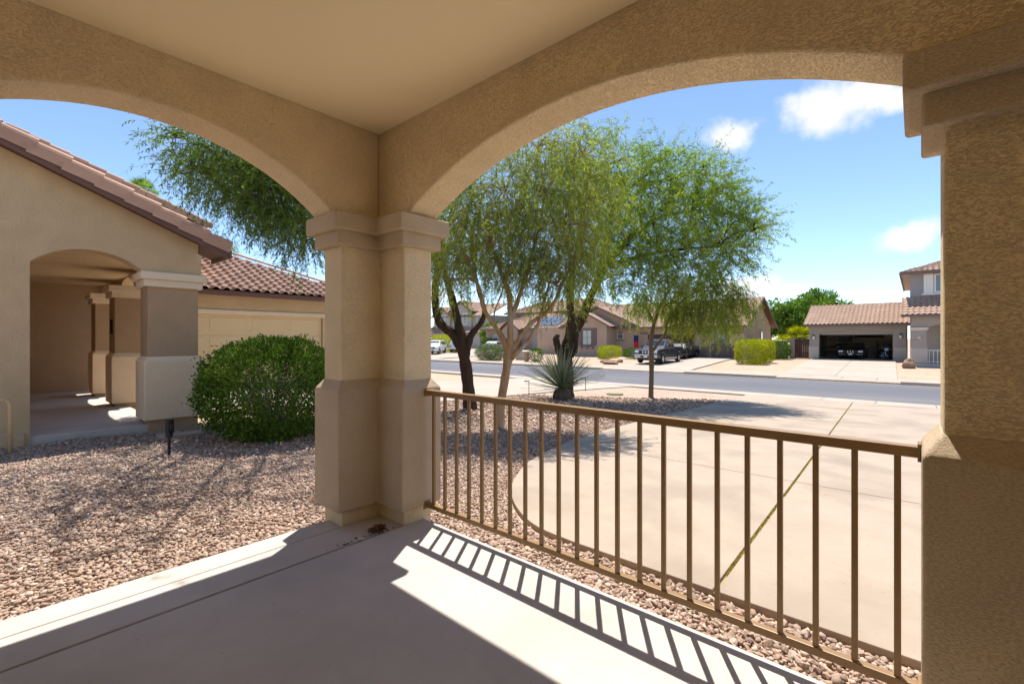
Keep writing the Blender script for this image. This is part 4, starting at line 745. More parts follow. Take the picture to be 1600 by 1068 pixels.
# yucca
def yucca():
    b = at(878, 622, 14.2); b.z = gz(b.x); e = thing('yucca_plant', 'spiky grey-green yucca with stiff blades on a shaggy stump', 'yucca', tuple(b)); mb = MB()
    mb.tube([b + Vector((0, 0, -.1)), b + Vector((0, 0, .15)), b + Vector((.02, 0, .26)), b + Vector((0, 0, .38))], [.3, .28, .25, .14], 14); mb.build('stump', M['husk'], e, smooth=True)
    V, F = [], []
    for k in range(170):                                # dead husk blades hugging the stump
        a = rnd.uniform(0, 6.283); h = rnd.uniform(.08, .34); p = b + Vector((math.cos(a) * .23, math.sin(a) * .23, h)); d = Vector((math.cos(a) * rnd.uniform(.25, .5), math.sin(a) * rnd.uniform(.25, .5), -1)).normalized(); s_ = d.cross(Vector((math.cos(a), math.sin(a), .3))).normalized() * .016; n = len(V)
        V += [p - s_, p + s_, p + d * .25]; F += [(n, n + 1, n + 2)]
    MB().add(V, F).build('husk', M['husk'], e, fix=False)['kind'] = 'stuff'
    me = bpy.data.meshes.new('blade'); K = 5; vs = []; fs = []
    for i in range(K + 1):
        t = i / K; w_ = .024 * (1 - t) ** .6 + .0006 if t > .1 else .019
        vs += [(t, -w_, .004), (t, 0, -.004), (t, w_, .004)]
    for i in range(K):
        a = i * 3; fs += [(a, a + 1, a + 4, a + 3), (a + 1, a + 2, a + 5, a + 4)]
    me.from_pydata(vs, [], fs); me.materials.append(M['blade']); me.update()
    for k in range(210):
        el = R(rnd.triangular(-12, 88, 48)); az = rnd.uniform(0, 6.283); L_ = rnd.uniform(1.0, 1.5)
        m = Matrix.Translation(b + Vector((0, 0, .34 + .05 * math.sin(el)))) @ Matrix.Rotation(az, 4, 'Z') @ Matrix.Rotation(-el, 4, 'Y') @ Matrix.Rotation(rnd.uniform(-.6, .6), 4, 'X') @ Matrix.Diagonal((L_, 1, 1, 1)); inst('blade', me, e, m)
yucca()
# palms behind the neighbour's house
def palm(label, top, fr, n=26, grp=None, name='palm_tree', mt='leaf_c', trunk=True):
    top = Vector(top); base = Vector((top.x, top.y, gz(top.x) if top.x > 30 else -.1)); e = thing(name, label, 'palm', tuple(base), group=grp)
    q, r_ = subdiv([base - Vector((0, 0, .1)), base.lerp(top, .5) + Vector((.05, 0, 0)), top], [.2, .17, .16], 4); MB().tube(q, r_, 8).build('trunk', M['husk'], e, smooth=True)
    V, F = [], []
    for k in range(n):
        az = 2 * math.pi * k / n + rnd.uniform(-.2, .2); el = R(rnd.uniform(-35, 75)); d = Vector((math.cos(az) * math.cos(el), math.sin(az) * math.cos(el), math.sin(el))); p = top + d * fr * .45; s_ = d.cross(Vector((0, 0, 1))).normalized(); u = s_.cross(d)
        for j in range(15):
            a = R(-75 + 10.7 * j); dd = (d * math.cos(a) + s_ * math.sin(a) + Vector((0, 0, -.25 * abs(math.sin(a))))).normalized(); w_ = dd.cross(u).normalized() * .022 * fr; n0 = len(V); tp = p + dd * fr * .62 + Vector((0, 0, -.06 * fr)); V += [p, p + dd * fr * .3 + w_, tp, p + dd * fr * .3 - w_]; F += [(n0, n0 + 1, n0 + 2, n0 + 3)]
        n0 = len(V); w_ = s_ * .015; V += [top - w_, top + w_, p + w_, p - w_]; F += [(n0, n0 + 1, n0 + 2, n0 + 3)]
    MB().add(V, F).build('fronds', M[mt], e, fix=False)['kind'] = 'stuff'
palm('fan palm showing over the neighbour gable ridge', at(222, 302, 27), 1.0); palm('fan palm showing above the neighbour garage roof', at(347, 396, 33), 1.3)
# ------------------------------------------------------------------ vehicles (x forward, y left, wheels on z = 0)
def vehicle(name, label, cat, style, L_, W, paint, loc, rotz, grp=None, lower=None, plate=True):
    e = thing(name, label, cat, loc, rotz, grp); h = W / 2
    if style == 'pickup':
        wr, wx = .40, (1.78, -1.75); pr = [(2.80, .52), (2.84, .80), (2.80, 1.05), (2.66, 1.14), (1.45, 1.22), (1.2, 1.26), (-.95, 1.27), (-1.0, 1.05), (-2.72, 1.05), (-2.80, .75), (-2.78, .55)]
        cb = [(1.42, 1.2), (-1.0, 1.2), (-.88, 1.86), (-.3, 1.93), (.35, 1.91), (.55, 1.86)]; belt, zr = 1.30, 1.84; wf, wb, rf_, rb = 1.28, -.88, .60, -.78; splits = (.28,)
    elif style == 'suv':
        wr, wx = .36, (1.42, -1.38); pr = [(2.28, .42), (2.33, .68), (2.26, .92), (2.05, 1.02), (1.2, 1.10), (-2.15, 1.12), (-2.28, .95), (-2.30, .55), (-2.22, .42)]
        cb = [(1.3, 1.06), (-2.22, 1.08), (-1.95, 1.62), (-1.5, 1.70), (.0, 1.72), (.35, 1.66)]; belt, zr = 1.14, 1.60; wf, wb, rf_, rb = 1.16, -2.12, .42, -1.92; splits = (.05, -.95)
    else:
        wr, wx = .33, (1.40, -1.38); pr = [(2.28, .38), (2.36, .58), (2.28, .76), (1.9, .86), (1.05, .93), (-1.5, .96), (-2.15, .98), (-2.36, .90), (-2.40, .62), (-2.32, .38)]
        cb = [(1.1, .90), (-1.75, .93), (-1.05, 1.36), (-.6, 1.43), (.0, 1.43), (.25, 1.38)]; belt, zr = .97, 1.35; wf, wb, rf_, rb = .98, -1.62, .28, -1.02; splits = (-.15,)
    # lower body with wheel arches cut out of the side outline
    bot = []
    for cx in sorted(wx):
        bot += [(cx - wr * 1.17 * math.cos(t), .36 + max(0, wr * 1.17 * math.sin(t) - (.36 - wr))) for t in np.linspace(.02, math.pi - .02, 12)]
    mb = MB().prism(pr + bot, 'y', -h, h); body = mb.build('body', paint, e, .05, local=True, seg=3)
    if lower:
        for s in (-1, 1): MB().box(wx[1] + .5, wx[0] - .5, s * (h - .02) - .02, s * (h - .02) + .02, .34, .46).build('running_board', lower, e, .01, local=True)
    MB().box(min(wx) - .45, max(wx) + .45, -h + .12, h - .12, .25, .5).build('underbody', M['dark'], e, local=True)
    if style == 'pickup':
        for s in (-1, 1): MB().box(-2.76, -1.02, s * (h - .05) - .045, s * (h - .05) + .045, 1.0, 1.30).build('bed_side', paint, e, .02, local=True)
        MB().box(-2.78, -2.70, -h + .1, h - .1, .7, 1.29).build('tailgate', paint, e, .02, local=True)
    ci = .17; rings = []
    def cabring(y0, f): return [(x, y0 * (1 - f * max(0, (z - belt)) / (zr - belt)), z) for x, z in cb]
    a = [(x, -(h - .06) + ci * max(0, z - belt) / (zr - belt), z) for x, z in cb]; b = [(x, -y, z) for x, y, z in a]
    n = len(cb); cab = MB().add(a + b, [tuple(range(n)), tuple(range(2 * n - 1, n - 1, -1))] + [(i, n + i, n + (i + 1) % n, (i + 1) % n) for i in range(n)]).build('cabin', paint, e, .03, local=True)
    def pane(nm, pts, off): 
        v = [Vector(p) for p in pts]; nn = (v[1] - v[0]).cross(v[2] - v[0]).normalized(); nn = nn if nn.dot(Vector(off)) > 0 else -nn
        m_ = MB(); k = len(v); m_.add([p + nn * .012 for p in v] + [p - nn * .02 for p in v], [tuple(range(k)), tuple(range(2 * k - 1, k - 1, -1))] + [(i, (i + 1) % k, k + (i + 1) % k, k + i) for i in range(k)]); m_.build(nm, M['glass'], cab, local=True)
    fy = h - .06
    pane('windscreen', [(wf, -fy + .10, belt - .02), (wf, fy - .10, belt - .02), (rf_ + .02, fy - ci - .06, zr), (rf_ + .02, -fy + ci + .06, zr)], (1, 0, 1))
    pane('rear_window', [(wb - .02, -fy + .14, belt), (wb - .02, fy - .14, belt), (rb - .02, fy - ci - .1, zr), (rb - .02, -fy + ci + .1, zr)], (-1, 0, 1))
    xs = [wf - .14] + list(splits) + [wb + .12]
    for s in (-1, 1):
        for i in range(len(xs) - 1):
            f = lambda x, t: x + (rf_ - wf) * t if i == 0 and x == xs[0] else (x + (rb - wb) * t * .8 if x == xs[-1] else x)
            x0, x1 = xs[i] - (.05 if i else 0), xs[i + 1] + .05
            t0 = rf_ - wf if i == 0 else 0; t1 = (rb - wb) * .85 if i == len(xs) - 2 else 0
            pane('side_window', [(x0, s * fy, belt), (x1, s * fy, belt), (x1 + t1, s * (fy - ci), zr), (x0 + t0, s * (fy - ci), zr)], (0, s, .2))
        for x in xs[1:-1] + [wb + .25]: MB().box(x + .08, x + .24, s * h - .012, s * h + .018, belt - .18, belt - .15).build('door_handle', M['chrome'] if lower else paint, body, .004, local=True)
        MB().box(wf - .22, wf - .06, s * (h + .10) - .09, s * (h + .10) + .09, belt - .02, belt + .15).build('mirror', paint, e, .03, local=True)
        fx = pr[1][0]; zt = pr[2][1]
        MB().box(fx - .16, fx - .005, s * (h - .24) - .17, s * (h - .24) + .17, zt - .20, zt - .02).build('headlight', M['lamp_glass'], e, .03, local=True)
        MB().box(-L_ / 2 - .0, -L_ / 2 + .10, s * (h - .16) - .12, s * (h - .16) + .12, zt - .22, zt - .02).build('taillight', M['red'], e, .02, local=True)
    fx = pr[1][0]; zt = pr[2][1]
    gr_ = MB().box(fx - .1, fx + .012, -h * .56, h * .56, zt - .24, zt - .02).build('grille', M['dark'], e, .015, local=True)
    for y in ((-.23, .23) if style == 'pickup' else (-.2, 0, .2)): MB().box(fx - .02, fx + .035, y * h - .02 if style != 'pickup' else y - .035, y * h + .02 if style != 'pickup' else y + .035, zt - .25, zt - .01).build('grille_bar', M['chrome'], gr_, .006, local=True)
    if style == 'pickup': MB().disc((fx + .02, 0, zt - .13), (1, 0, 0), .07, .03, 14).build('grille_emblem', M['chrome'], gr_, local=True)
    MB().box(fx - .12, fx + .05, -h + .06, h - .06, pr[0][1] - .06, zt - .27).build('bumper', lower or paint, e, .05, local=True)
    MB().box(-L_ / 2 - .05, -L_ / 2 + .1, -h + .08, h - .08, .48, .68).build('bumper', lower or paint, e, .04, local=True)
    MB().box(fx + .03, fx + .055, -.42, .42, pr[0][1] - .02, pr[0][1] + .12).build('air_intake', M['dark'], e, .01, local=True)
    if plate: MB().box(fx + .056, fx + .064, -.15, .15, pr[0][1] - .02, pr[0][1] + .11).build('licence_plate', M['white'], e, local=True); MB().box(-L_ / 2 - .062, -L_ / 2 - .05, -.15, .15, .55, .67).build('licence_plate', M['white'], e, local=True)
    for cx in wx:
        for s in (-1, 1):
            cy = s * (h - .10); wh = MB(); n_ = 22
            prof = [(wr * .62, -.11), (wr * .93, -.115), (wr, -.07), (wr, .07), (wr * .93, .115), (wr * .62, .11)]
            wh.loft([[(cx + r_ * math.cos(2 * math.pi * k / n_), cy + o_, wr + r_ * math.sin(2 * math.pi * k / n_)) for k in range(n_)] for r_, o_ in prof + prof[:1]], False); wo = wh.build('wheel', M['rubber'], e, smooth=False, local=True)
            rm = MB().disc((cx, cy + s * .06, wr), (0, 1, 0), wr * .63, .05, 20)
            for k in range(6):
                an = k * math.pi / 3; d = Vector((math.cos(an), 0, math.sin(an))); t = Vector((-d.z, 0, d.x)) * .035; c0 = Vector((cx, cy + s * .085, wr)); y_ = Vector((0, s * .025, 0)); q0, q1 = c0 + d * .03, c0 + d * wr * .6
                rm.add([q0 - t, q0 + t, q1 + t, q1 - t, q0 - t + y_, q0 + t + y_, q1 + t + y_, q1 - t + y_], [(4, 5, 6, 7), (0, 1, 5, 4), (1, 2, 6, 5), (2, 3, 7, 6), (3, 0, 4, 7)])
            rm.build('rim', M['chrome'], wo, local=True)
    return e
PI = math.pi
def gp(x, y, dz=.025): return (x, y, gz(x) + dz)
vehicle('pickup_truck', 'dark navy crew cab pickup truck with silver front bumper parked facing the street', 'pickup', 'pickup', 5.6, 1.98, M['navy'], gp(36.9, 16.0), PI + R(2), lower=M['silver'])
vehicle('parked_car', 'dark sedan parked nose-in behind the pickup truck', 'car', 'sedan', 4.8, 1.82, M['blackcar'], gp(43.6, 16.7), R(1))
vehicle('parked_car', 'dark saloon facing out inside the open garage', 'car', 'sedan', 4.8, 1.84, M['blackcar'], (51.2, 4.2, -.29), PI)
vehicle('parked_car', 'white crossover half hidden by the porch column at the lime shrub', 'car', 'suv', 4.6, 1.86, M['carwhite'], gp(38.6, 47.0), R(215))
vehicle('parked_car', 'white crossover seen from behind left of the dark forked trunk', 'car', 'suv', 4.6, 1.86, M['carwhite'], gp(43.5, 47.8), R(35))
vehicle('parked_car', 'white car showing right of the dark forked trunk', 'car', 'sedan', 4.8, 1.84, M['carwhite'], gp(46.2, 43.6), R(20))

# ------------------------------------------------------------------ house kit
def window(parent, wallx, y0, y1, z0, z1, frame_m, pane_m, fw_=.07, mull=(1, 1), proud=.05, arched=False):
    """a window on a wall that faces the street (-X)"""
    if arched:
        c_ = (y0 + y1) / 2; hw = (y1 - y0) / 2; ap = [(y0, z0), (y1, z0)] + [(c_ + hw * math.cos(t), z1 - hw + hw * math.sin(t)) for t in np.linspace(0, PI, 12)]
        wo = MB().prism(ap, 'x', wallx - proud * .4, wallx + .02).build('window', frame_m, parent)
        s_ = (hw - fw_) / hw; ip = [(c_ + (y - c_) * s_, z0 + fw_ + (z - z0) * ((z1 - z0 - 2 * fw_) / (z1 - z0))) for y, z in ap]
        MB().prism(ip, 'x', wallx - proud * .4 - .012, wallx).build('pane', pane_m, wo); return wo
    mb = MB(); x0, x1 = wallx - proud, wallx + .03
    mb.box(x0, x1, y0, y1, z0, z0 + fw_); mb.box(x0, x1, y0, y1, z1 - fw_, z1); mb.box(x0, x1, y0, y0 + fw_, z0 + fw_, z1 - fw_); mb.box(x0, x1, y1 - fw_, y1, z0 + fw_, z1 - fw_)
    for i in range(1, mull[0] + 1):
        y = y0 + (y1 - y0) * i / (mull[0] + 1); mb.box(x0 + .012, x1, y - .018, y + .018, z0 + fw_, z1 - fw_)
    for i in range(1, mull[1] + 1):
        z = z0 + (z1 - z0) * i / (mull[1] + 1); mb.box(x0 + .014, x1, y0 + fw_, y1 - fw_, z - .018, z + .018)
    wo = mb.build('window', frame_m, parent)
    MB().box(wallx - .012, wallx + .02, y0 + fw_ * .5, y1 - fw_ * .5, z0 + fw_ * .5, z1 - fw_ * .5).build('pane', pane_m, wo); return wo
def roof_part(parent, quads, edges=(), name='roof', mat=None, tw=.3, ct=.38):
    """tiled slopes over their deck; edges are fascia boxes"""
    mb = MB()
    for q in quads: tile_sheet(mb, *q, tw=tw, ct=ct, amp=.075, step=.04, res=5)
    ro = mb.build(name, mat or M['ftile'], parent, fix=False)
    d = MB()
    for A, B, C_, D in quads:
        n0 = len(d.v); d.v += [(p[0], p[1], p[2] - .04) for p in (A, B, C_, D)]; d.f.append((n0, n0 + 1, n0 + 2, n0 + 3)); d.m.append(0)
    d.build('roof_deck', M['fascia'], ro, fix=False)
    for bx_ in edges: MB().box(*bx_).build('fascia', M['mauve'], ro)
    return ro
def wall_lamp(parent, x, y, z):
    l_ = MB().box(x - .06, x, y - .05, y + .05, z - .12, z + .12).build('wall_lamp', M['black'], parent, .01)
    MB().loft([[(x - .17 + .07 * math.cos(t), y + .07 * math.sin(t), z - .14) for t in np.linspace(0, 2 * PI, 8, endpoint=False)], [(x - .17 + .10 * math.cos(t), y + .10 * math.sin(t), z + .12) for t in np.linspace(0, 2 * PI, 8, endpoint=False)]]).build('lantern', M['lamp_glass'], l_)
    MB().loft([[(x - .17 + .13 * math.cos(t), y + .13 * math.sin(t), z + .12) for t in np.linspace(0, 2 * PI, 8, endpoint=False)], [(x - .17 + .02 * math.cos(t), y + .02 * math.sin(t), z + .25) for t in np.linspace(0, 2 * PI, 8, endpoint=False)]]).build('lamp_cap', M['black'], l_)

# ------------------------------------------------------------------ greige house with the open garage
hr = thing('greige_house', 'greige two-storey house with an open double garage and tiled roofs', 'house', (48, 3, -.35)); G = M['greige']; FZ = -.30
MB().prism([(.53, -.5), (1.37, -.5), (1.37, 1.86)] + arch(3.85, 2.48, 1.9, .28, 20) + [(6.33, 1.86), (6.33, -.5), (7.06, -.5), (7.06, 2.78), (.53, 2.78)], 'x', 48, 48.22).build('garage_wall', G, hr)
MB().box(48.222, 48.34, .8, 6.8, 1.79, 2.6).build('door_header', G, hr)
for a, b in ((.50, 1.34), (6.36, 7.09)): MB().box(47.93, 48.1, a, b, -.45, .78).build('wainscot', M['greigel'], hr, .02)
box(hr, 'side_wall', G, 48.22, 55.2, 6.86, 7.06, -.5, 2.78); box(hr, 'side_wall', M['greigel'], 48.22, 55.2, .53, .73, -.5, 2.78); box(hr, 'back_wall', M['greigel'], 55.0, 55.2, .73, 6.86, -.5, 2.78)
box(hr, 'garage_ceiling', M['greigel'], 48.34, 55.0, .73, 6.86, 2.6, 2.66); box(hr, 'garage_floor', M['concrete'], 48.1, 55.0, .73, 6.86, -.5, FZ)
MB().prism([(48, 2.78), (55.2, 2.78), (51.6, 4.45)], 'y', 6.86, 7.06).build('gable_wall', G, hr)
roof_part(hr, [((47.45, 7.4, 2.68), (47.45, .2, 2.68), (51.6, .2, 4.55), (51.6, 7.4, 4.55)), ((55.8, .2, 2.68), (55.8, 7.4, 2.68), (51.6, 7.4, 4.55), (51.6, .2, 4.55))], [(47.40, 47.46, .2, 7.45, 2.50, 2.70)])
MB().prism([(47.45, 2.55), (47.45, 2.72), (51.6, 4.58), (51.6, 4.38)], 'y', 7.38, 7.44).build('rake_board', M['mauve'], hr)
mb = MB(); cmf = cap_mesh(.45, .13, M['ftile'])
for k in range(16): inst('ridge_tile', cmf, hr, frame((51.6, .25 + k * .445, 4.56), (-1, 0, 0), (0, 1, .03)))
wall_lamp(hr, 48, 6.72, 1.55); wall_lamp(hr, 48, .88, 1.62)
# two storey block
box(hr, 'wall', M['grey2'], 45.0, 60, -9, .3, 2.7, 6.3); box(hr, 'wall', G, 46.2, 60, -9, .3, -.5, 2.7)
e6 = .55; roof_part(hr, [((45 - e6, .3 + e6, 6.3), (45 - e6, -9 - e6, 6.3), (49.6, -4.4, 8.3), (49.6, -4.3, 8.3)), ((60 + e6, .3 + e6, 6.3), (45 - e6, .3 + e6, 6.3), (49.6, -4.3, 8.3), (55.4, -4.3, 8.3))], [(44.39, 44.46, -9.5, .9, 6.14, 6.36), (44.46, 60.5, .83, .90, 6.14, 6.36)])
box(hr, 'soffit', M['soffit'], 44.46, 60.5, -9.5, .83, 6.22, 6.26)
window(hr, 45.0, -2.35, -1.02, 4.78, 6.12, M['white'], M['pane'], .09, (1, 0)); sh_ = MB().box(44.94, 45.0, -.98, -.45, 4.75, 6.15).build('shutter', M['white'], hr)
for k in range(3): MB().box(44.925, 44.945, -.95 + k * .17, -.82 + k * .17, 4.8, 6.1).build('shutter_board', M['white'], sh_, .006)
MB().box(44.9, 45.0, -2.6, -.35, 4.62, 4.74).build('window_sill', M['white'], hr, .01)
roof_part(hr, [((42.55, .75, 3.12), (42.55, -9.4, 3.12), (45.0, -9.4, 4.5), (45.0, .75, 4.5))], [(42.48, 42.56, -9.4, .78, 2.98, 3.16)], name='porch_roof')
MB().prism([(42.55, 3.0), (42.55, 3.12), (45, 4.46), (45, 3.0)], 'y', .66, .72).build('rake_board', M['mauve'], hr)
column(hr, rect(43.0, 43.7, -.59, .21), mats=(G, M['greigel'], M['offw'], G), zs=(-.25, .75, .82, 2.05, 2.14, 2.24), floor=-.4)
MB().prism([(.21, 2.24), (.21, 3.0), (-9, 3.0), (-9, 2.2), (-3.9, 2.2)] + arch(-2.25, 1.62, 2.2, .42, 14) + [(-.6, 2.24)], 'x', 43.06, 43.5).build('porch_beam', G, hr)
box(hr, 'porch_ceiling', M['soffit'], 43.5, 46.2, -9, .2, 2.9, 2.98); box(hr, 'porch_slab', M['concrete'], 42.9, 46.2, -6, .2, -.6, -.28); box(hr, 'front_door', M['wood'], 46.14, 46.2, -2.6, -1.6, -.28, 1.9)
num = box(hr, 'number_plaque', M['offw'], 42.975, 43.0, -.34, -.06, 1.28, 1.42); MB().box(42.965, 42.976, -.28, -.12, 1.44, 1.58).build('plaque_crest', M['offw'], num, .01)
for k in range(4): box(num, 'digit', M['black'], 42.968, 42.976, -.31 + k * .065, -.272 + k * .065, 1.31, 1.39)
rw = thing('porch_fence', 'white picket rail at the greige house porch', 'railing', (43.2, -1.6, -.28))
MB().box(43.15, 43.2, -3.6, -.62, .62, .68).build('top_rail', M['white'], rw); MB().box(43.15, 43.2, -3.6, -.62, -.16, -.11).build('bottom_rail', M['white'], rw)
for k in range(14): MB().box(43.16, 43.19, -.75 - k * .21, -.71 - k * .21, -.28, .64).build('picket', M['white'], rw)
def boulder(label, p, r_, grp=None):
    me = bpy.data.meshes.new('boulder'); bm = bmesh.new(); bmesh.ops.create_icosphere(bm, subdivisions=3, radius=1); sd_ = rnd.random() * 50
    for v in bm.verts:
        k = 1 + .16 * math.sin(v.co.x * 3.1 + sd_) * math.cos(v.co.y * 2.7 + sd_) + .1 * math.sin(v.co.z * 5 + v.co.x * 4 + sd_) + rnd.uniform(-.03, .03); v.co *= k; v.co.x *= r_[0]; v.co.y *= r_[1]; v.co.z *= r_[2]
    bm.to_mesh(me); bm.free(); me.materials.append(M['rock']); o = bpy.data.objects.new('boulder', me); col.objects.link(o); o.location = (p[0], p[1], gz(p[0]) + r_[2] * .45 - .04); tag(o, label, 'boulder', grp)
boulder('brown boulder in the gravel before the greige porch column', (40.6, .33), (.36, .34, .42))
# garage contents
def shelf(label, x0, x1, y0, y1, zs, items):
    e = thing('shelf_unit', label, 'shelf', ((x0 + x1) / 2, (y0 + y1) / 2, FZ))
    for z in zs: MB().box(x0, x1, y0, y1, z, z + .03).build('shelf_board', M['plastic'], e)
    for x in (x0 + .02, x1 - .02):
        for y in (y0 + .02, y1 - .02): MB().box(x - .02, x + .02, y - .02, y + .02, FZ, zs[-1] + .03).build('post', M['black'], e)
    i = 0
    for z in zs[:-1]:
        lev = ('lowest', 'middle', 'upper')[zs.index(z)]; w_ = (y1 - y0) / 2 - .12
        for j, (nm_, mt) in enumerate((('tote', 'plastic'), ('carton', 'box_card'))):
            y = y0 + .06 + j * (w_ + .1); h_ = rnd.uniform(.2, .36); o = MB().box(x0 + .05, x1 - .05, y, y + w_, z + .03, z + .03 + h_).build('storage_' + nm_, M[mt], None, .015)
            tag(o, ('dark plastic tote', 'brown carton')[j] + ' on the ' + lev + ' board of the ' + items, nm_, 'storage boxes in the open garage')
shelf('dark storage shelf on the left wall of the open garage', 54.3, 54.9, 4.6, 6.7, [.1, .65, 1.2, 1.75], 'left garage shelf')
shelf('dark storage shelf on the right back wall of the open garage', 54.3, 54.9, 1.1, 2.7, [.1, .65, 1.2], 'right garage shelf')
o = MB().box(54.93, 54.99, 2.2, 4.4, 1.55, 2.0).build('wall_banner', M['dark'], None); tag(o, 'long black banner on the garage back wall', 'banner')
def motorcycle():
    e = thing('motorcycle', 'black and chrome cruiser motorcycle in the open garage', 'motorcycle', (49.5, 2.0, FZ), R(200))
    for x in (.78, -.78):
        n_ = 20; wh = MB(); pr = [(.30, -.06), (.33, 0), (.30, .06), (.25, .05), (.25, -.05)]; pr = pr + pr[:1]
        wh.loft([[(x + r_ * math.cos(2 * PI * k / n_), o_, .33 + r_ * math.sin(2 * PI * k / n_)) for k in range(n_)] for r_, o_ in pr], False); wo = wh.build('wheel', M['rubber'], e, local=True)
        sp_ = MB().disc((x, 0, .33), (0, 1, 0), .06, .12, 12)
        for k in range(8): sp_.tube([(x, 0, .33), (x + .26 * math.cos(k * PI / 4), 0, .33 + .26 * math.sin(k * PI / 4))], .008, 4)
        sp_.build('spokes', M['chrome'], wo, local=True)
        MB().prism([(x + .37 * math.cos(t), .33 + .37 * math.sin(t)) for t in np.linspace(.5, 2.6, 9)] + [(x + .345 * math.cos(t), .33 + .345 * math.sin(t)) for t in np.linspace(2.6, .5, 9)], 'y', -.08, .08).build('mudguard', M['blackcar'], e, local=True)
    MB().prism([(-.25, .25), (.35, .22), (.45, .45), (.25, .68), (-.2, .62), (-.35, .4)], 'y', -.17, .17).build('engine', M['chrome'], e, .03, local=True)
    MB().loft([[(x, w_ * math.cos(t), z + .1 * math.sin(t)) for t in np.linspace(0, 2 * PI, 10, endpoint=False)] for x, w_, z in ((.48, .06, .86), (.3, .15, .84), (.05, .15, .8), (-.12, .08, .74))]).build('fuel_tank', M['blackcar'], e, smooth=True, local=True)
    MB().prism([(-.05, .66), (-.1, .74), (-.45, .70), (-.6, .82), (-.95, .80), (-.9, .68), (-.5, .62)], 'y', -.15, .15).build('saddle', M['dark'], e, .03, local=True)
    for s in (-1, 1):
        MB().tube([(.80, s * .09, .33), (.55, s * .09, .85), (.5, s * .09, 1.0)], .022, 6).build('fork', M['chrome'], e, local=True)
        MB().tube([(.1, s * .18, .3), (-.4, s * .2, .25), (-.95, s * .2, .3)], [.03, .04, .05], 8).build('exhaust', M['chrome'], e, local=True)
    MB().tube([(.3, -.42, 1.02), (.42, -.3, 1.05), (.5, 0, 1.0), (.42, .3, 1.05), (.3, .42, 1.02)], .016, 6).build('handlebar', M['chrome'], e, local=True)
    MB().disc((.66, 0, .88), (1, 0, 0), .11, .14, 14).build('headlight', M['lamp_glass'], e, local=True); MB().prism([(.62, .95), (.42, 1.32), (.44, 1.33), (.65, .96)], 'y', -.22, .22).build('windshield', M['glass'], e, local=True)
    MB().tube([(0, .2, .3), (-.05, .33, -.0)], .012, 5).build('kickstand', M['black'], e, local=True)
motorcycle()
# gate and yard walls between the houses
gt = thing('wooden_gate', 'dark wooden board gate between the block wall and the open garage', 'gate', (48.4, 7.6, -.35))
for k in range(8): MB().box(48.40, 48.44, 7.08 + k * .145, 7.215 + k * .145, -.32, 1.42).build('board', M['wood'], gt, .006)
for z in (-.1, 1.2): MB().box(48.445, 48.49, 7.08, 8.23, z, z + .08).build('cross_rail', M['black'], gt)
o = MB().box(48.3, 48.6, 8.24, 8.62, -.5, 1.5).build('block_pillar', M['block'], None, .02); tag(o, 'square block pillar beside the dark wooden gate', 'pillar')
bw = thing('block_wall', 'low tan block wall running from the gate pillar to the tan house', 'wall', (48.4, 10, -.4))
blk = MB().box(-.1, .1, -.195, .195, -.095, .095).build('block', M['block'], bw, .01, local=True); first = True
for r_ in range(9):
    for k in range(8):
        m = Matrix.Translation((48.45, 8.84 + k * .4 + (.2 if r_ % 2 else 0), -.42 + r_ * .2))
        if first: blk.matrix_local = Matrix.Translation(-ORG[bw.name]) @ m; first = False
        else: inst('block', blk.data, bw, m)
shrub('clipped_hedge', 'bright lime clipped box hedge before the tan house gable', (39.7, 9.75, .42), (.75, 1.05, .92), 7000, M['leaf_lime'], .10, .055, 5, 8, .3)
shrub('clipped_hedge', 'slimmer lime clipped box hedge behind the first', (41.5, 9.3, .42), (.6, .8, .88), 4000, M['leaf_lime'], .10, .055, 5, 8, .3)
shrub('dark_shrub', 'dark green rounded shrub in front of the low block wall', (47.0, 9.6, .38), (.9, 1.25, .78), 5000, M['leaf_bush'], .11, .06, 3, 8, .35)
# trees beyond the gate
def far_tree(label, ctr_, rad, n, leaf='leaf_far', grp='trees behind the far houses', ln=.42, wd=.2):
    c_ = np.array(ctr_, float); rad = np.array(rad, float); base = Vector((c_[0], c_[1], gz(60) - .1)); e = thing('leafy_tree', label, 'tree', tuple(base), group=grp); mb = MB()
    q, r_ = subdiv([base, base.lerp(Vector(ctr_), .5), Vector(ctr_)], [.3, .22, .12], 3); mb.tube(q, r_, 7)
    P_, D_ = [], []
    for k in range(34):
        d = rng.normal(0, 1, 3); d /= np.linalg.norm(d); cc = c_ + d * rad * rng.uniform(.45, .92); rr = rad.min() * rng.uniform(.22, .4); m = n // 34
        mb.tube([Vector(ctr_) - Vector((0, 0, rad[2] * .5)), Vector(ctr_).lerp(Vector(cc), .6), Vector(cc)], [.08, .05, .02], 4); dd = rng.normal(0, 1, (m, 3)); dd /= np.linalg.norm(dd, axis=1, keepdims=True); P_.append(cc + dd * rr * rng.uniform(.4, 1, (m, 1))); D_.append(dd + rng.normal(0, .6, (m, 3)))
    mb.build('trunk', M['bark'], e, fix=False); v, f = leaf_quads(np.concatenate(P_), np.concatenate(D_), ln, wd); np_mesh('crown', v, f, M[leaf], e, 'stuff')
far_tree('tall green tree behind the wooden gate and block wall', (68, 11.5, 4.2), (3, 3.8, 3.0), 9000); far_tree('rounded green tree close to the open garage roof', (72, 8.9, 4.5), (3, 3.4, 3.0), 9000); far_tree('green tree close behind the tan house gable', (70, 16.0, 3.8), (3, 3.4, 2.9), 7000)
palm('short green palm behind the wooden gate', (53.5, 8.7, 1.6), 1.5, 22, None, 'palm_tree', 'leaf_lime'); palm('low young palm left of the wooden gate', (51.5, 9.9, .9), 1.2, 18, None, 'palm_tree', 'leaf_lime')

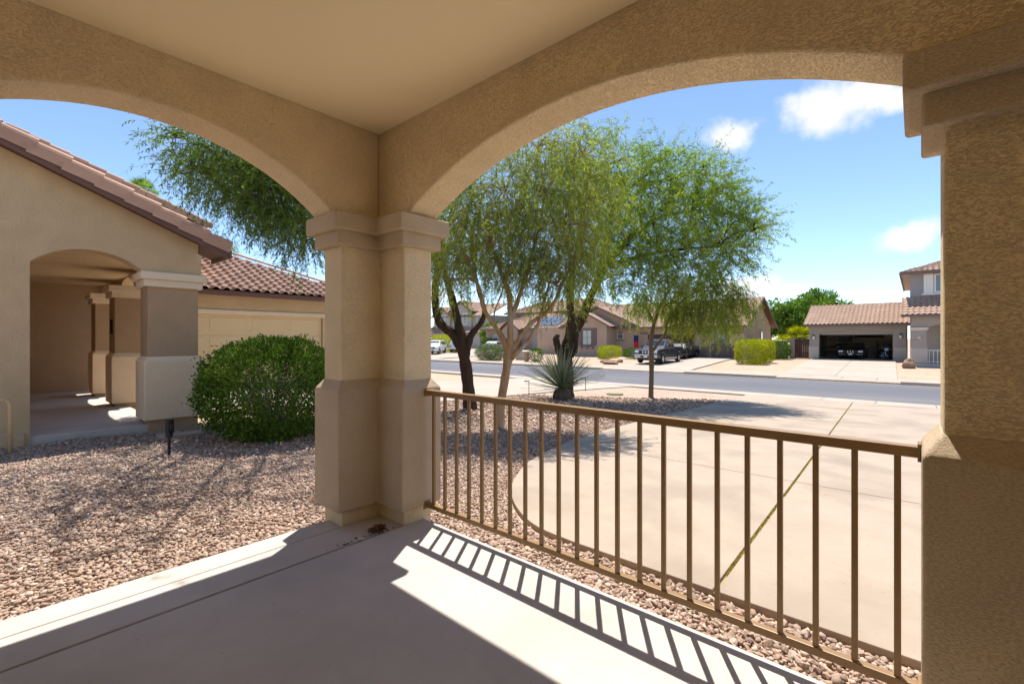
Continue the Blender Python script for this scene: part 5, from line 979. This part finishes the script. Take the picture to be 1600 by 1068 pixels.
# ------------------------------------------------------------------ tan house
th = thing('tan_house', 'low tan house with shuttered window and tiled roofs behind the pickup', 'house', (46, 20, -.4)); T = M['tanf']
box(th, 'wall', T, 46.0, 56.2, 12.1, 36, -.5, 2.85)
MB().prism([(46.0, -.5), (56.2, -.5), (56.2, 2.85), (51.1, 5.45), (46.0, 2.85)], 'y', 11.85, 12.098).build('gable_wall', T, th)
roof_part(th, [((45.35, 11.35, 2.66), (45.35, 30, 2.66), (51.1, 30, 5.6), (51.1, 11.35, 5.6)), ((56.9, 30, 2.66), (56.9, 11.35, 2.66), (51.1, 11.35, 5.6), (51.1, 30, 5.6))], [(45.28, 45.36, 11.35, 24.8, 2.48, 2.68)])
for a, b in (((45.3, 2.5), (51.1, 5.42)), ((56.95, 2.5), (51.1, 5.42))): MB().prism([a, (a[0], a[1] + .2), (b[0], b[1] + .22), b], 'y', 11.30, 11.36).build('rake_board', M['mauve'], th)
for k in range(41): inst('ridge_tile', cmf, th, frame((51.1, 11.4 + k * .45, 5.62), (-1, 0, 0), (0, 1, .03)))
wn = MB().box(51.7, 52.6, 11.79, 11.85, 1.3, 2.3).build('window', M['mauve'], th); MB().box(51.78, 52.52, 11.775, 11.80, 1.38, 2.22).build('pane', M['pane'], wn)
# street gables
MB().prism([(25.0, -.5), (29.6, -.5), (29.6, 3.1), (27.5, 4.15), (25.0, 2.95)], 'x', 44.0, 44.25).build('gable_wall', T, th); box(th, 'wall', T, 44.25, 46, 25.0, 29.6, -.5, 2.9)
roof_part(th, [((43.55, 24.5, 2.75), (49, 24.5, 2.75), (49, 27.5, 4.3), (43.55, 27.5, 4.3)), ((49, 30.3, 2.85), (43.55, 30.3, 2.85), (43.55, 27.5, 4.3), (49, 27.5, 4.3))])
for a, b in (((24.4, 2.66), (27.5, 4.26)), ((30.4, 2.76), (27.5, 4.26))): MB().prism([a, (a[0], a[1] + .2), (b[0], b[1] + .2), b], 'x', 43.47, 43.55).build('rake_board', M['mauve'], th)
MB().prism([(22.6, 2.2), (31.5, 2.2), (31.5, 2.9), (27.2, 4.9), (22.6, 2.9)], 'x', 45.9, 46.15).build('gable_wall', T, th)
roof_part(th, [((45.45, 22.0, 2.72), (53, 22.0, 2.72), (53, 27.2, 5.05), (45.45, 27.2, 5.05)), ((53, 32.2, 2.72), (45.45, 32.2, 2.72), (45.45, 27.2, 5.05), (53, 27.2, 5.05))])
for a, b in (((21.9, 2.62), (27.2, 5.0)), ((32.3, 2.62), (27.2, 5.0))): MB().prism([a, (a[0], a[1] + .2), (b[0], b[1] + .2), b], 'x', 45.37, 45.45).build('rake_board', M['mauve'], th)
window(th, 44.0, 26.81, 28.05, .74, 2.45, M['mauve'], M['pane_blind'], .08, (1, 1)); MB().disc((43.99, 27.5, 3.35), (1, 0, 0), .14, .06, 14).build('gable_vent', M['mauve'], th)
for y in (26.22, 28.1):
    s_ = MB().box(43.94, 44.0, y, y + .53, .74, 2.45).build('shutter', M['mauve'], th)
    for k in range(3): MB().box(43.925, 43.945, y + .02 + k * .17, y + .16 + k * .17, .78, 2.4).build('shutter_board', M['mauve'], s_, .006)
MB().box(43.93, 44.0, 26.2, 28.66, 2.47, 2.62).build('window_head', M['mauve'], th); MB().box(43.86, 44.0, 26.5, 28.36, .56, .72).build('window_sill', M['mauve'], th)
for k in range(3): MB().box(43.88, 44.0, 26.6 + k * .72, 26.74 + k * .72, .36, .56).build('sill_bracket', M['mauve'], th)
window(th, 46.0, 24.06, 24.76, 1.38, 2.58, M['offw'], M['pane'], .06, (0, 1)); MB().box(45.9, 46.0, 23.95, 24.87, 1.22, 1.36).build('window_sill', M['mauve'], th); MB().box(45.92, 46.0, 23.95, 24.87, 2.6, 2.74).build('window_head', M['mauve'], th)
# garage doors, entry and piers behind the small tree
gd1 = box(th, 'garage_door', M['wood'], 45.93, 46.0, 16.4, 21.2, -.42, 1.9)
for r_ in range(4): MB().box(45.905, 45.935, 16.5, 21.1, -.36 + r_ * .57, .14 + r_ * .57).build('door_panel', M['wood'], gd1, .01)
gd2 = box(th, 'entry_gate', M['mauve'], 45.93, 46.0, 13.0, 14.75, -.42, 1.0)
for k in range(9): MB().box(45.90, 45.93, 13.04 + k * .19, 13.18 + k * .19, -.38, .95).build('gate_board', M['mauve'], gd2, .005)
window(th, 46.0, 13.1, 14.5, 1.05, 2.3, M['mauve'], M['pane'], .08, (1, 0))
for y0, y1 in ((15.0, 16.3), (12.0, 12.95), (21.3, 22.0)): MB().box(45.86, 46.0, y0, y1, -.45, .75).build('wainscot', M['mauve'], th, .02); MB().box(45.84, 46.0, y0 - .03, y1 + .03, 1.95, 2.12).build('pier_cap', M['mauve'], th, .02)
fl = thing('flag', 'navy and red flag hanging from a short pole by the garage', 'flag', (45.0, 22.1, 1.2)); MB().tube([(46.0, 22.2, 1.1), (45.0, 22.1, 1.9)], .02, 6).build('pole', M['white'], fl)
for nm_, z0, z1, mt in (('flag_canton', 1.15, 1.82, 'flag_navy'), ('flag_stripes', .3, 1.15, 'flag_red')):
    P_ = [[(45.1 + .05 * math.sin(k * 1.9 + z * 3), 22.1 - .26 + k * .075, z) for k in range(8)] for z in np.linspace(z0, z1, 6)]; mb = MB(); mb.v = [p for r_ in P_ for p in r_]; mb.f = [(r_ * 8 + k, r_ * 8 + k + 1, r_ * 8 + k + 9, r_ * 8 + k + 8) for r_ in range(5) for k in range(7)]; mb.m = [0] * len(mb.f); o = mb.build(nm_, M[mt], fl); s_ = o.modifiers.new('s', 'SOLIDIFY'); s_.thickness = .012
# planting before it
shrub('cube_shrub', 'small square-clipped green shrub before the plain garage wall', (33.6, 26.4, -.05), (.52, .52, .58), 2500, M['leaf_box'], .08, .045, 5, 6, .3)
shrub('cube_shrub', 'small green clipped shrub right of the shuttered window', (40.2, 23.2, .05), (.5, .5, .55), 2500, M['leaf_box'], .08, .045, 5, 6, .3)
shrub('round_shrub', 'pale olive flat-topped shrub on a bare stem before the tan house', (37.4, 20.9, .25), (.85, .95, .55), 4500, M['leaf_lime'], .08, .04, 4, 10, .5)
o_ = MB().tube([(37.4, 20.9, gz(37.4) - .1), (37.42, 20.92, -.1)], [.06, .05], 6)
shrub('dark_shrub', 'low dark green shrub beside the pickup driveway', (41.2, 20.3, .05), (.8, 1.1, .48), 3000, M['leaf_bush'], .09, .05, 3, 6, .3)
shrub('grey_shrub', 'large loose grey-green shrub by the far pavement', (33.2, 31.9, .1), (1.25, 1.7, .85), 9000, M['leaf_grey'], .16, .035, 2.2, 14, .6)
shrub('lime_shrub', 'bright lime rounded hedge behind the white crossover', (42.5, 50.2, .7), (1.5, 3.0, 1.2), 6000, M['leaf_lime'], .16, .09, 3, 8, .3)
shrub('dark_shrub', 'dark shrub beside the arched window of the solar house', (51.0, 49.5, .4), (.9, 1.2, 1.1), 3500, M['leaf_bush'], .14, .08, 2.4, 8, .4)
boulder('low flat brown boulder beneath the olive shrub', (34.2, 19.0), (.5, .65, .22)); boulder('second low boulder left of the olive shrub', (35.6, 20.3), (.35, .55, .2)); boulder('small boulder by the pickup driveway edge', (36.4, 19.4), (.3, .3, .18))
pl = thing('utility_box', 'orange-tan utility pedestal by the far pavement', 'utility box', (33.2, 27.3, gz(33.2))); MB().box(33.1, 33.36, 27.1, 27.46, -.7, .2).build('cabinet', M['box_card'], pl, .03); MB().box(33.08, 33.38, 27.08, 27.48, .2, .26).build('lid', M['pipe'], pl, .02)
pl = thing('utility_box', 'low pale grey transformer box behind the orange-tan pedestal', 'utility box', (35.2, 29.4, gz(35.2))); MB().box(34.8, 35.7, 28.8, 30.0, -.65, .16).build('cabinet', M['greigel'], pl, .03); MB().prism([(34.78, .16), (35.72, .16), (35.72, .30), (34.78, .22)], 'y', 28.78, 30.02).build('lid', M['greigel'], pl, .02)

# ------------------------------------------------------------------ the solar-panel house, the houses behind
sh = thing('solar_house', 'single-storey brown house with solar panels on its tiled hip roof', 'house', (52, 43, -.4)); Bm = M['brownf']
box(sh, 'wall', Bm, 52, 63, 35.4, 51, -.6, 3.05); box(sh, 'garage_door', M['greige'], 51.95, 52.0, 36.6, 41.6, -.5, 2.0)
roof_part(sh, [((51.3, 34.7, 2.95), (51.3, 51.7, 2.95), (57.3, 45.6, 5.3), (57.3, 40.8, 5.3)), ((63.7, 34.7, 2.95), (51.3, 34.7, 2.95), (57.3, 40.8, 5.3), (57.4, 40.8, 5.3)), ((51.3, 51.7, 2.95), (63.7, 51.7, 2.95), (57.4, 45.6, 5.3), (57.3, 45.6, 5.3))], [(51.22, 51.3, 34.7, 51.7, 2.76, 2.97)])
MB().prism([(43.6, -.6), (46.6, -.6), (46.6, 2.9), (45.1, 4.0), (43.6, 2.9)], 'x', 51.0, 51.4).build('gable_wall', Bm, sh)
roof_part(sh, [((50.6, 43.1, 2.75), (56, 43.1, 2.75), (56, 45.1, 4.15), (50.6, 45.1, 4.15)), ((56, 47.1, 2.75), (50.6, 47.1, 2.75), (50.6, 45.1, 4.15), (56, 45.1, 4.15))])
window(sh, 51.0, 44.5, 45.7, .3, 2.4, M['offw'], M['pane'], .1, arched=True); window(sh, 52.0, 48.4, 49.5, .3, 2.1, M['offw'], M['pane'], .1, arched=True); MB().box(51.9, 52.0, 46.7, 48.2, 2.0, 2.2).build('shade_bar', M['mauve'], sh)
for a in range(2):
    for k in range(4):
        ux = Vector((6, 0, 2.35)).normalized(); nn = Vector((-2.35, 0, 6)).normalized(); o0 = Vector((52.0 + a * 1.75, 37.3 + k * 1.06 + a * .55, 3.2 + a * .69)) + nn * .18
        pnl = MB(); c4 = [o0, o0 + Vector((0, 1.0, 0)), o0 + Vector((0, 1.0, 0)) + ux * 1.75, o0 + ux * 1.75]; pnl.add(c4 + [p - nn * .05 for p in c4], [(0, 1, 2, 3), (7, 6, 5, 4), (0, 4, 5, 1), (1, 5, 6, 2), (2, 6, 7, 3), (3, 7, 4, 0)]); pnl.build('solar_panel', M['solar'], sh)
tb = thing('brown_house', 'two-storey brown house with a wide tiled roof behind the solar house', 'house', (66, 47, -.4))
box(tb, 'wall', Bm, 66, 76, 38.5, 58.5, -.6, 6.3)
roof_part(tb, [((65.3, 37.8, 6.2), (65.3, 59.2, 6.2), (71, 54, 8.6), (71, 43, 8.6)), ((76.7, 37.8, 6.2), (65.3, 37.8, 6.2), (71, 43, 8.6), (71.1, 43, 8.6))], [(65.22, 65.3, 37.8, 59.2, 6.0, 6.22)])
window(tb, 66, 51.2, 52.6, 4.4, 5.9, M['mauve'], M['pane'], .1); window(tb, 66, 46.2, 47.4, 4.6, 5.7, M['mauve'], M['pane'], .1); window(tb, 66, 55.6, 56.6, 4.0, 5.9, M['mauve'], M['pane'], .1, arched=True)
gh = thing('grey_house', 'pale grey two-storey house with two gables and white-framed windows', 'house', (62, 67, -.4)); Gf = M['greyf']
box(gh, 'wall', Gf, 62, 72, 60, 76, -.6, 5.9)
for yc, hw, pk, xf in ((72.6, 2.3, 7.7, 61.4), (67.3, 2.9, 8.7, 61.7)):
    MB().prism([(yc - hw, -.6), (yc + hw, -.6), (yc + hw, pk - hw * .62), (yc, pk), (yc - hw, pk - hw * .62)], 'x', xf, 62.0).build('gable_wall', Gf, gh)
    roof_part(gh, [((xf - .5, yc - hw - .4, pk - hw * .62 - .15), (68, yc - hw - .4, pk - hw * .62 - .15), (68, yc, pk + .2), (xf - .5, yc, pk + .2)), ((68, yc + hw + .4, pk - hw * .62 - .15), (xf - .5, yc + hw + .4, pk - hw * .62 - .15), (xf - .5, yc, pk + .2), (68, yc, pk + .2))])
    for s in (-1, 1): MB().prism([(yc + s * (hw + .42), pk - hw * .62 - .34), (yc + s * (hw + .42), pk - hw * .62 - .12), (yc, pk + .2), (yc, pk - .02)], 'x', xf - .58, xf - .5).build('rake_board', M['mauve'], gh)
roof_part(gh, [((61.3, 59.4, 5.8), (61.3, 76.6, 5.8), (67, 76.6, 8.4), (67, 59.4, 8.4))]); roof_part(gh, [((59.3, 59.8, 2.6), (59.3, 76.5, 2.6), (62, 76.5, 3.9), (62, 59.8, 3.9))], name='porch_roof')
box(gh, 'garage_wall', Gf, 59.8, 62, 60.2, 76, -.6, 2.6)
window(gh, 61.4, 71.7, 73.3, 4.3, 6.2, M['white'], M['pane'], .16, (1, 0)); window(gh, 61.7, 67.9, 69.1, 4.3, 6.4, M['white'], M['pane'], .14, (1, 2)); window(gh, 61.7, 65.6, 66.8, 4.3, 6.4, M['white'], M['pane'], .14, (1, 2)); window(gh, 62, 61.2, 63.2, 4.5, 5.8, M['white'], M['pane'], .14)
far_tree('leafy tree between the grey and brown far houses', (58, 55.5, 2.0), (2, 2.6, 2.2), 5000)
far_tree('dark leafy tree beyond the brown house', (86, 60, 4.5), (4, 5, 3), 5000); far_tree('green tree far beyond the tan house roof', (90, 34, 3), (4, 6, 2.6), 5000)
print('scene done')
